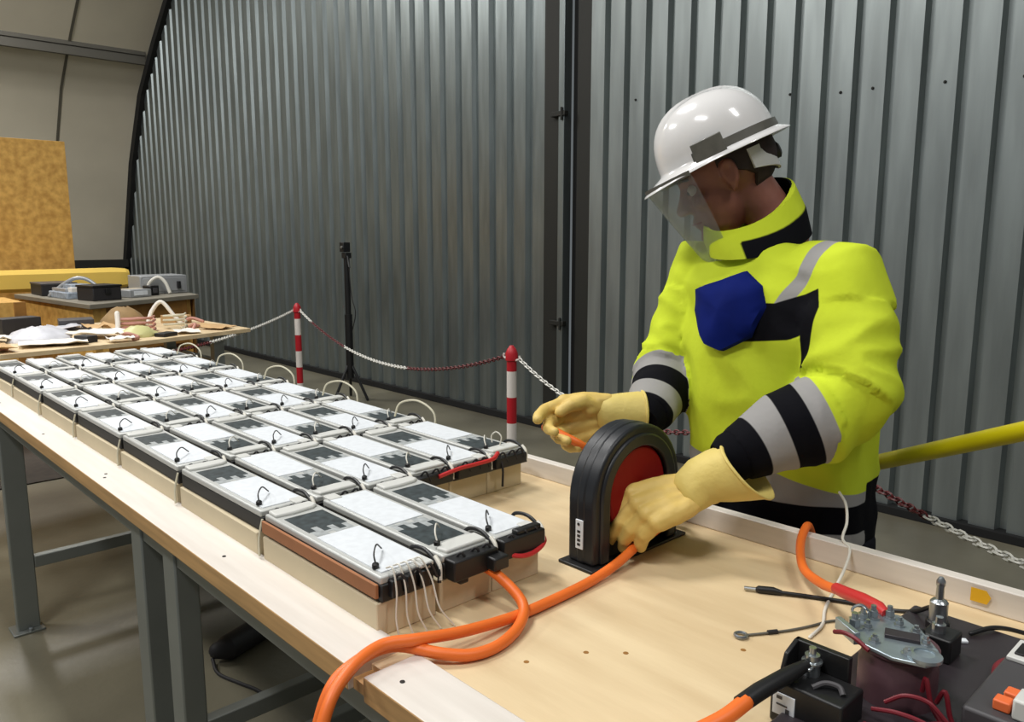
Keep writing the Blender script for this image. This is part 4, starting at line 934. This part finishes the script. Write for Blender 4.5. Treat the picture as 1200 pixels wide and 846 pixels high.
for i, v in enumerate(jm.vertices):
    p = v.co.copy()
    def arm(S_, E0, C_):
        t1, d1 = seg_t(p, S_, E0); t2, d2 = seg_t(p, E0, C_)
        return (t1, d1) if d1 < d2 else (1 + max(0, t2), d2)
    (tL, dL), (tR, dR) = arm(SHL, ELL, CUL), arm(SHR, ELR, CUR)
    l = (p - BC).dot(BL); fr = (p - BC).dot(BF); z = p.z
    for (c0, a0, d0), (c1, a1, d1) in zip(TOR, TOR[1:]):
        if c0[2] <= z <= c1[2] or c1 is TOR[-1][0]:
            f_ = max(0, min(1, (z - c0[2]) / (c1[2] - c0[2]))); cc_ = V(c0).lerp(V(c1), f_); break
    core = math.hypot((p - cc_).dot(BL) / (a0 + (a1 - a0) * f_), (p - cc_).dot(BF) / (d0 + (d1 - d0) * f_))
    rad = lambda t: .083 if t < 1.15 else .083 - (t - 1.15) * .039
    armL = dL / rad(tL) < core and tL > .3; armR = dR / rad(tR) < core and tR > .3
    gy = bk = -.05
    if armL and tL > 1:
        u = tL - 1; c = (p - CUL).dot((ELL - CUL).cross(UP).normalized()) * .9
        gy = (u - .26 - c * .9) * .24; bk = max(min(u - .40 - c * 1.0, .60 - u + c * 1.0), u - .84) * .24
    elif armR and tR > 1:
        u = tR - 1; gy = (u - .20) * .2; bk = max(min(u - .42, .70 - u), u - .93) * .2
    elif not (armL or armR):
        gy = 1.025 - z - max(0, l - .10) * .35; bk = min(.962 - z, z - .905) if abs(l) < .3 else -.05
        if fr > 0:
            bk = max(bk, poly_sd(l, z, CHEST), poly_sd(l, z, STRIP), poly_sd(l, z, FRONT)); gy = max(gy, poly_sd(l, z, STRAP))
        bk = max(bk, min(.030 - abs(l - .195), .045 - abs(fr + .06), 1.0 - z))
    elif armL and tL <= 1.1 and fr > -.05 and l < .2:
        gy = poly_sd(l, z, STRAP) if z > 1.28 else gy; bk = max(poly_sd(l, z, CHEST), poly_sd(l, z, STRIP))
    if fr <= 0 and z > 1.3 and not armL: gy = max(gy, .016 - abs(l - .115))
    g.data[i].value = gy; k_.data[i].value = bk
    v.co = p + nrm[i] * folds(p, armL, armR, tL, tR)
jm.materials.append(M['jacket_cloth'])
jacket = link('jacket', jm, person, smooth=180)
BV = BVHTree.FromPolygons([v.co for v in jm.vertices], [p.vertices for p in jm.polygons])
# collar
cl = MB(); rs = []; n = 40
lo_c, hi_c = V((-.880, 1.552, 1.474)), V((-.910, 1.545, 1.552))
for k in range(n):
    a = 2 * pi * k / n; d_ = BL * cos(a) * .92 + BF * sin(a); d2 = BL * cos(a) + BF * sin(a)
    bk_ = -sin(a)
    lo = lo_c + d_ * (.102 + .018 * max(0, sin(a))) + UP * (.034 * bk_ - .008); hi = hi_c + d2 * (.088 + .012 * max(0, sin(a))) + UP * (.058 * bk_ - .004)
    rs.append([lo, lo.lerp(hi, .5) + d_ * .006, hi, hi - d2 * .010, lo.lerp(hi, .5) - d_ * .006, lo - d_ * .012])
cl.rings(rs, close=True); cm = cl.mesh('collar')
g = cm.attributes.new('panel_grey', 'FLOAT', 'POINT'); k_ = cm.attributes.new('panel_black', 'FLOAT', 'POINT')
for i in range(len(cm.vertices)):
    a = 360 * (i // 6) / n; q = i % 6
    a = a if a < 270 else a - 360
    g.data[i].value = -.05; k_.data[i].value = max(min((58 - abs(a - 8)) / 1000, {0: .020, 1: .003, 2: -.02, 3: -.02, 4: -.02, 5: .02}[q]), (60 - abs(a + 90)) / 1000 if q in (3, 4) else -.05)
cm.materials.append(M['jacket_cloth']); link('collar', cm, jacket, smooth=50)
# blue cloth pinned over the chest
bp_ = MB(); BLUE = [(-.105, 1.370), (-.030, 1.395), (.015, 1.412), (.062, 1.385), (.078, 1.345), (.058, 1.285), (.0, 1.252), (-.040, 1.262), (-.105, 1.325)]
cxb = sum(p[0] for p in BLUE) / len(BLUE); czb = sum(p[1] for p in BLUE) / len(BLUE)
rings_ = []
for e in (1.0, .97, .75, .5, .25, .04):
    r = []
    for q in range(len(BLUE) * 4):
        (x1, z1), (x2, z2) = BLUE[q // 4], BLUE[(q // 4 + 1) % len(BLUE)]; t = (q % 4) / 4
        l = cxb + (x1 + (x2 - x1) * t - cxb) * e; z = czb + (z1 + (z2 - z1) * t - czb) * e
        o_ = BC + BL * l + UP * z + BF * .5; hit = BV.ray_cast(o_, -BF)
        base = hit[0] if hit[0] else BC + BL * l + UP * z + BF * .12
        r.append(base + BF * ((.003 if e == 1 else .016 + .016 * (1 - e)) + .008 * noise.noise(V((l * 16, z * 16, 2.)))))
    rings_.append(r)
bp_.rings(rings_); o = bp_.build('blue_patch', 'blue_cloth', jacket, smooth=60); o['label'] = 'dark blue cloth patch on the chest'
MB().rings([[BC + BF * .160 + UP * z + BL * x for x, z in ((0, 0),)] for _ in (0,)]) if False else None
# dark inner ring of the sleeves
for C_, E0, nm in ((CUL, ELL, 'cuff'), (CUR, ELR, 'cuff')):
    ax = (C_ - E0).normalized()
    MB().tube([C_ - ax * .012, C_ + ax * .012, C_ + ax * .030], [.048, .046, .036], 20).build('knit_cuff', 'knit_black', jacket, smooth=50)
# --- trousers and boots
tr = MB()
tr.rings([ring((-.795, 1.572, .88), .185, .125), ring((-.797, 1.572, .80), .19, .13), ring((-.80, 1.572, .74), .185, .125)])
for sg in (1, -1):
    hp = V((-.80, 1.572, .80)) + BL * .098 * sg
    tr.tube([hp, hp + V((0, -.008, -.32)), hp + V((0, .012, -.70))], [.098, .082, .075], 18)
tm = voxel(tr, .012, 4, 'trousers'); tm.materials.append(M['trouser']); link('trousers', tm, person, smooth=180)
for sg in (1, -1):
    hp = V((-.80, 1.584, 0)) + BL * .10 * sg
    s = MB(); s.tube([hp + UP * .20, hp + UP * .10], [.062, .060], 16, round_ends=True); s.tube([hp - BF * .03 + UP * .050, hp + BF * .08 + UP * .046, hp + BF * .15 + UP * .040], [.050, .048, .038], 14, round_ends=True)
    m_ = voxel(s, .009, 4, 'boot'); m_.materials.append(M['boot']); bo = link('boot', m_, person, smooth=180)
    zmin = min(v.co.z for v in m_.vertices)
    for v in m_.vertices: v.co.z += .004 - zmin
    MB().prism([(-.085, -.045), (.12, -.048), (.19, -.03), (.195, .03), (.12, .048), (-.085, .045)], 0, .02, frame(hp, BF, BL)).build('sole', 'black_plastic', bo, bevel=.004)
# --- gloves
def glove(Wr, K, s_dir, fingers, thumb, cuff, label, z=1.14, cut=0.):
    a = (K - Wr).normalized(); s_ = V(s_dir); s_ = (s_ - a * s_.dot(a)).normalized(); nn = fingers['n'] if 'n' in fingers else a.cross(s_)
    if nn.dot(V(fingers['dorsal'])) < 0: nn = -nn
    q = MB()
    # palm: fan of overlapping metacarpals with a heel and a thumb mound
    offs = [q_ * z for q_ in (.034, .0115, -.0115, -.033)]; lens = [q_ * z for q_ in (.080, .088, .082, .066)]; bk_ = (.004, .0, .004, .012)
    for o_, k_ in zip(offs, bk_):
        q.tube([Wr + s_ * o_ * .55 - a * .012, (Wr + K) / 2 + s_ * o_ * .85, K + s_ * o_ - a * k_], [.020, .021, .0172], 12, round_ends=True)
    q.ball(Wr + a * .035 + s_ * .022 - nn * .010, .019)
    q.tube([Wr - a * .05, Wr - a * .01], [.034, .031], 18, round_ends=True)
    for i, (o_, L, k_) in enumerate(zip(offs, lens, bk_)):
        d = a.copy(); p = K + s_ * o_ - a * k_; pts = [p]
        spread = fingers['spread'] * (1.5 - i)
        d = Quaternion(nn, -spread * (1 if a.cross(s_).dot(nn) > 0 else -1)) @ d
        for ang, f in zip(fingers['bend'][i], (.46, .31, .23)):
            axis = d.cross(-nn if False else nn); 
            rot = s_ * (1 if (Quaternion(s_, .1) @ a - a).dot(-nn) > 0 else -1)
            d = Quaternion(rot, radians(ang)) @ d
            p = p + d * L * f; pts.append(p)
        q.tube([pts[0], pts[0].lerp(pts[1], .5), pts[1], pts[1].lerp(pts[2], .5), pts[2], pts[3]], [.0138, .0130, .0134, .0120, .0122, .0104], 12, round_ends=True)
    t0 = Wr + a * .018 + s_ * .022 - nn * .006
    tp_ = [t0] + [t0 + a * x + s_ * y - nn * z for x, y, z in thumb]
    q.tube(tp_, [.0190, .0165, .0148, .0118], 12, round_ends=True)
    m_ = voxel(q, .0027, 5, 'glove')
    for v in m_.vertices: v.co += v.normal * (noise.noise(v.co * 60) * .0012 + noise.noise(v.co * 25) * .0018)
    m_.materials.append(M['glove_latex'])
    gl = link('glove', m_, person, smooth=180); gl['label'] = label
    # flared gauntlet, open towards the elbow, with a rolled rim
    rs = []
    for c, r1, r2 in cuff: rs.append((c, r1, r2))
    P_ = [c for c, _, _ in rs]; out = []; inn = []
    u0 = s_
    for k, (c, r1, r2) in enumerate(rs):
        t = (P_[min(k + 1, len(P_) - 1)] - P_[max(k - 1, 0)]).normalized(); u = (u0 - t * u0.dot(t)).normalized(); w_ = t.cross(u)
        wob = lambda e: 1 + .05 * noise.noise(V((cos(e) * 1.5, sin(e) * 1.5, k * .6)))
        out.append([c + u * r1 * cos(e) * wob(e) + w_ * r2 * sin(e) * wob(e) for e in [2 * pi * x / 32 for x in range(32)]])
        inn.append([c + u * (r1 - .003) * cos(e) * wob(e) + w_ * (r2 - .003) * sin(e) * wob(e) for e in [2 * pi * x / 32 for x in range(32)]])
    ax_ = (P_[-1] - P_[0]).normalized(); upv = (UP - ax_ * UP.dot(ax_)).normalized()
    for rr in (out, inn):
        for k in range(len(rr)):
            f_ = (k / (len(rr) - 1)) ** 2
            rr[k] = [q_ - ax_ * cut * f_ * (q_ - P_[k]).dot(upv) for q_ in rr[k]]
    cf = MB(); cf.rings(out + inn[::-1], cap=False, close=True)
    cf.build('gauntlet', 'glove_cuff', gl, smooth=70)
    rim = MB(); L_ = out[-1]; nL = len(L_)
    rs_ = []
    t = (P_[-1] - P_[-2]).normalized()
    for k in range(nL):
        d_ = (L_[k] - P_[-1]).normalized()
        rs_.append([L_[k] + d_ * .0032 * cos(e) + t * .0032 * sin(e) for e in [2 * pi * x / 8 for x in range(8)]])
    rim.rings(rs_, close=True); rim.build('rolled_rim', 'glove_cuff', gl, smooth=70)
    return gl
axL = (CUL - WRL).normalized()
glove(WRL, KNL, (-.78, .36, .50), dict(spread=.05, dorsal=(.3, -.2, 1), bend=((40, 18, 12), (44, 20, 12), (48, 24, 14), (52, 28, 16))),
      ((.030, .022, .018), (.052, .020, .040), (.066, .012, .066)),
      [(WRL + (KNL - WRL) * .22, .030, .022), (WRL + (KNL - WRL) * .06, .040, .034), (WRL + axL * .012, .042, .037), (WRL + axL * .035, .045, .040), (WRL + axL * .07 + V((.006, -.006, -.010)), .052, .046), (WRL + axL * .105 + V((.014, -.014, -.024)), .057, .053), (WRL + axL * .130 + V((.020, -.020, -.034)), .060, .056)],
      'yellow latex glove reaching down to the cable', cut=.55)
axR = (CUR - WRR).normalized()
glove(WRR, KNR, (0.05, 0, 1), dict(spread=.04, dorsal=(-.75, .62, .1), bend=((20, 30, 20), (36, 42, 28), (44, 46, 30), (52, 50, 32))),
      ((.030, .020, .010), (.058, .020, .022), (.085, .012, .030)),
      [(WRR + (KNR - WRR) * .25, .030, .022), (WRR + (KNR - WRR) * .06, .040, .035), (WRR + axR * .01, .042, .038), (WRR + axR * .03, .045, .041), (WRR + axR * .055, .047, .044), (WRR + axR * .080, .049, .046)],
      'yellow latex glove holding the cable out over the modules', z=1.26)
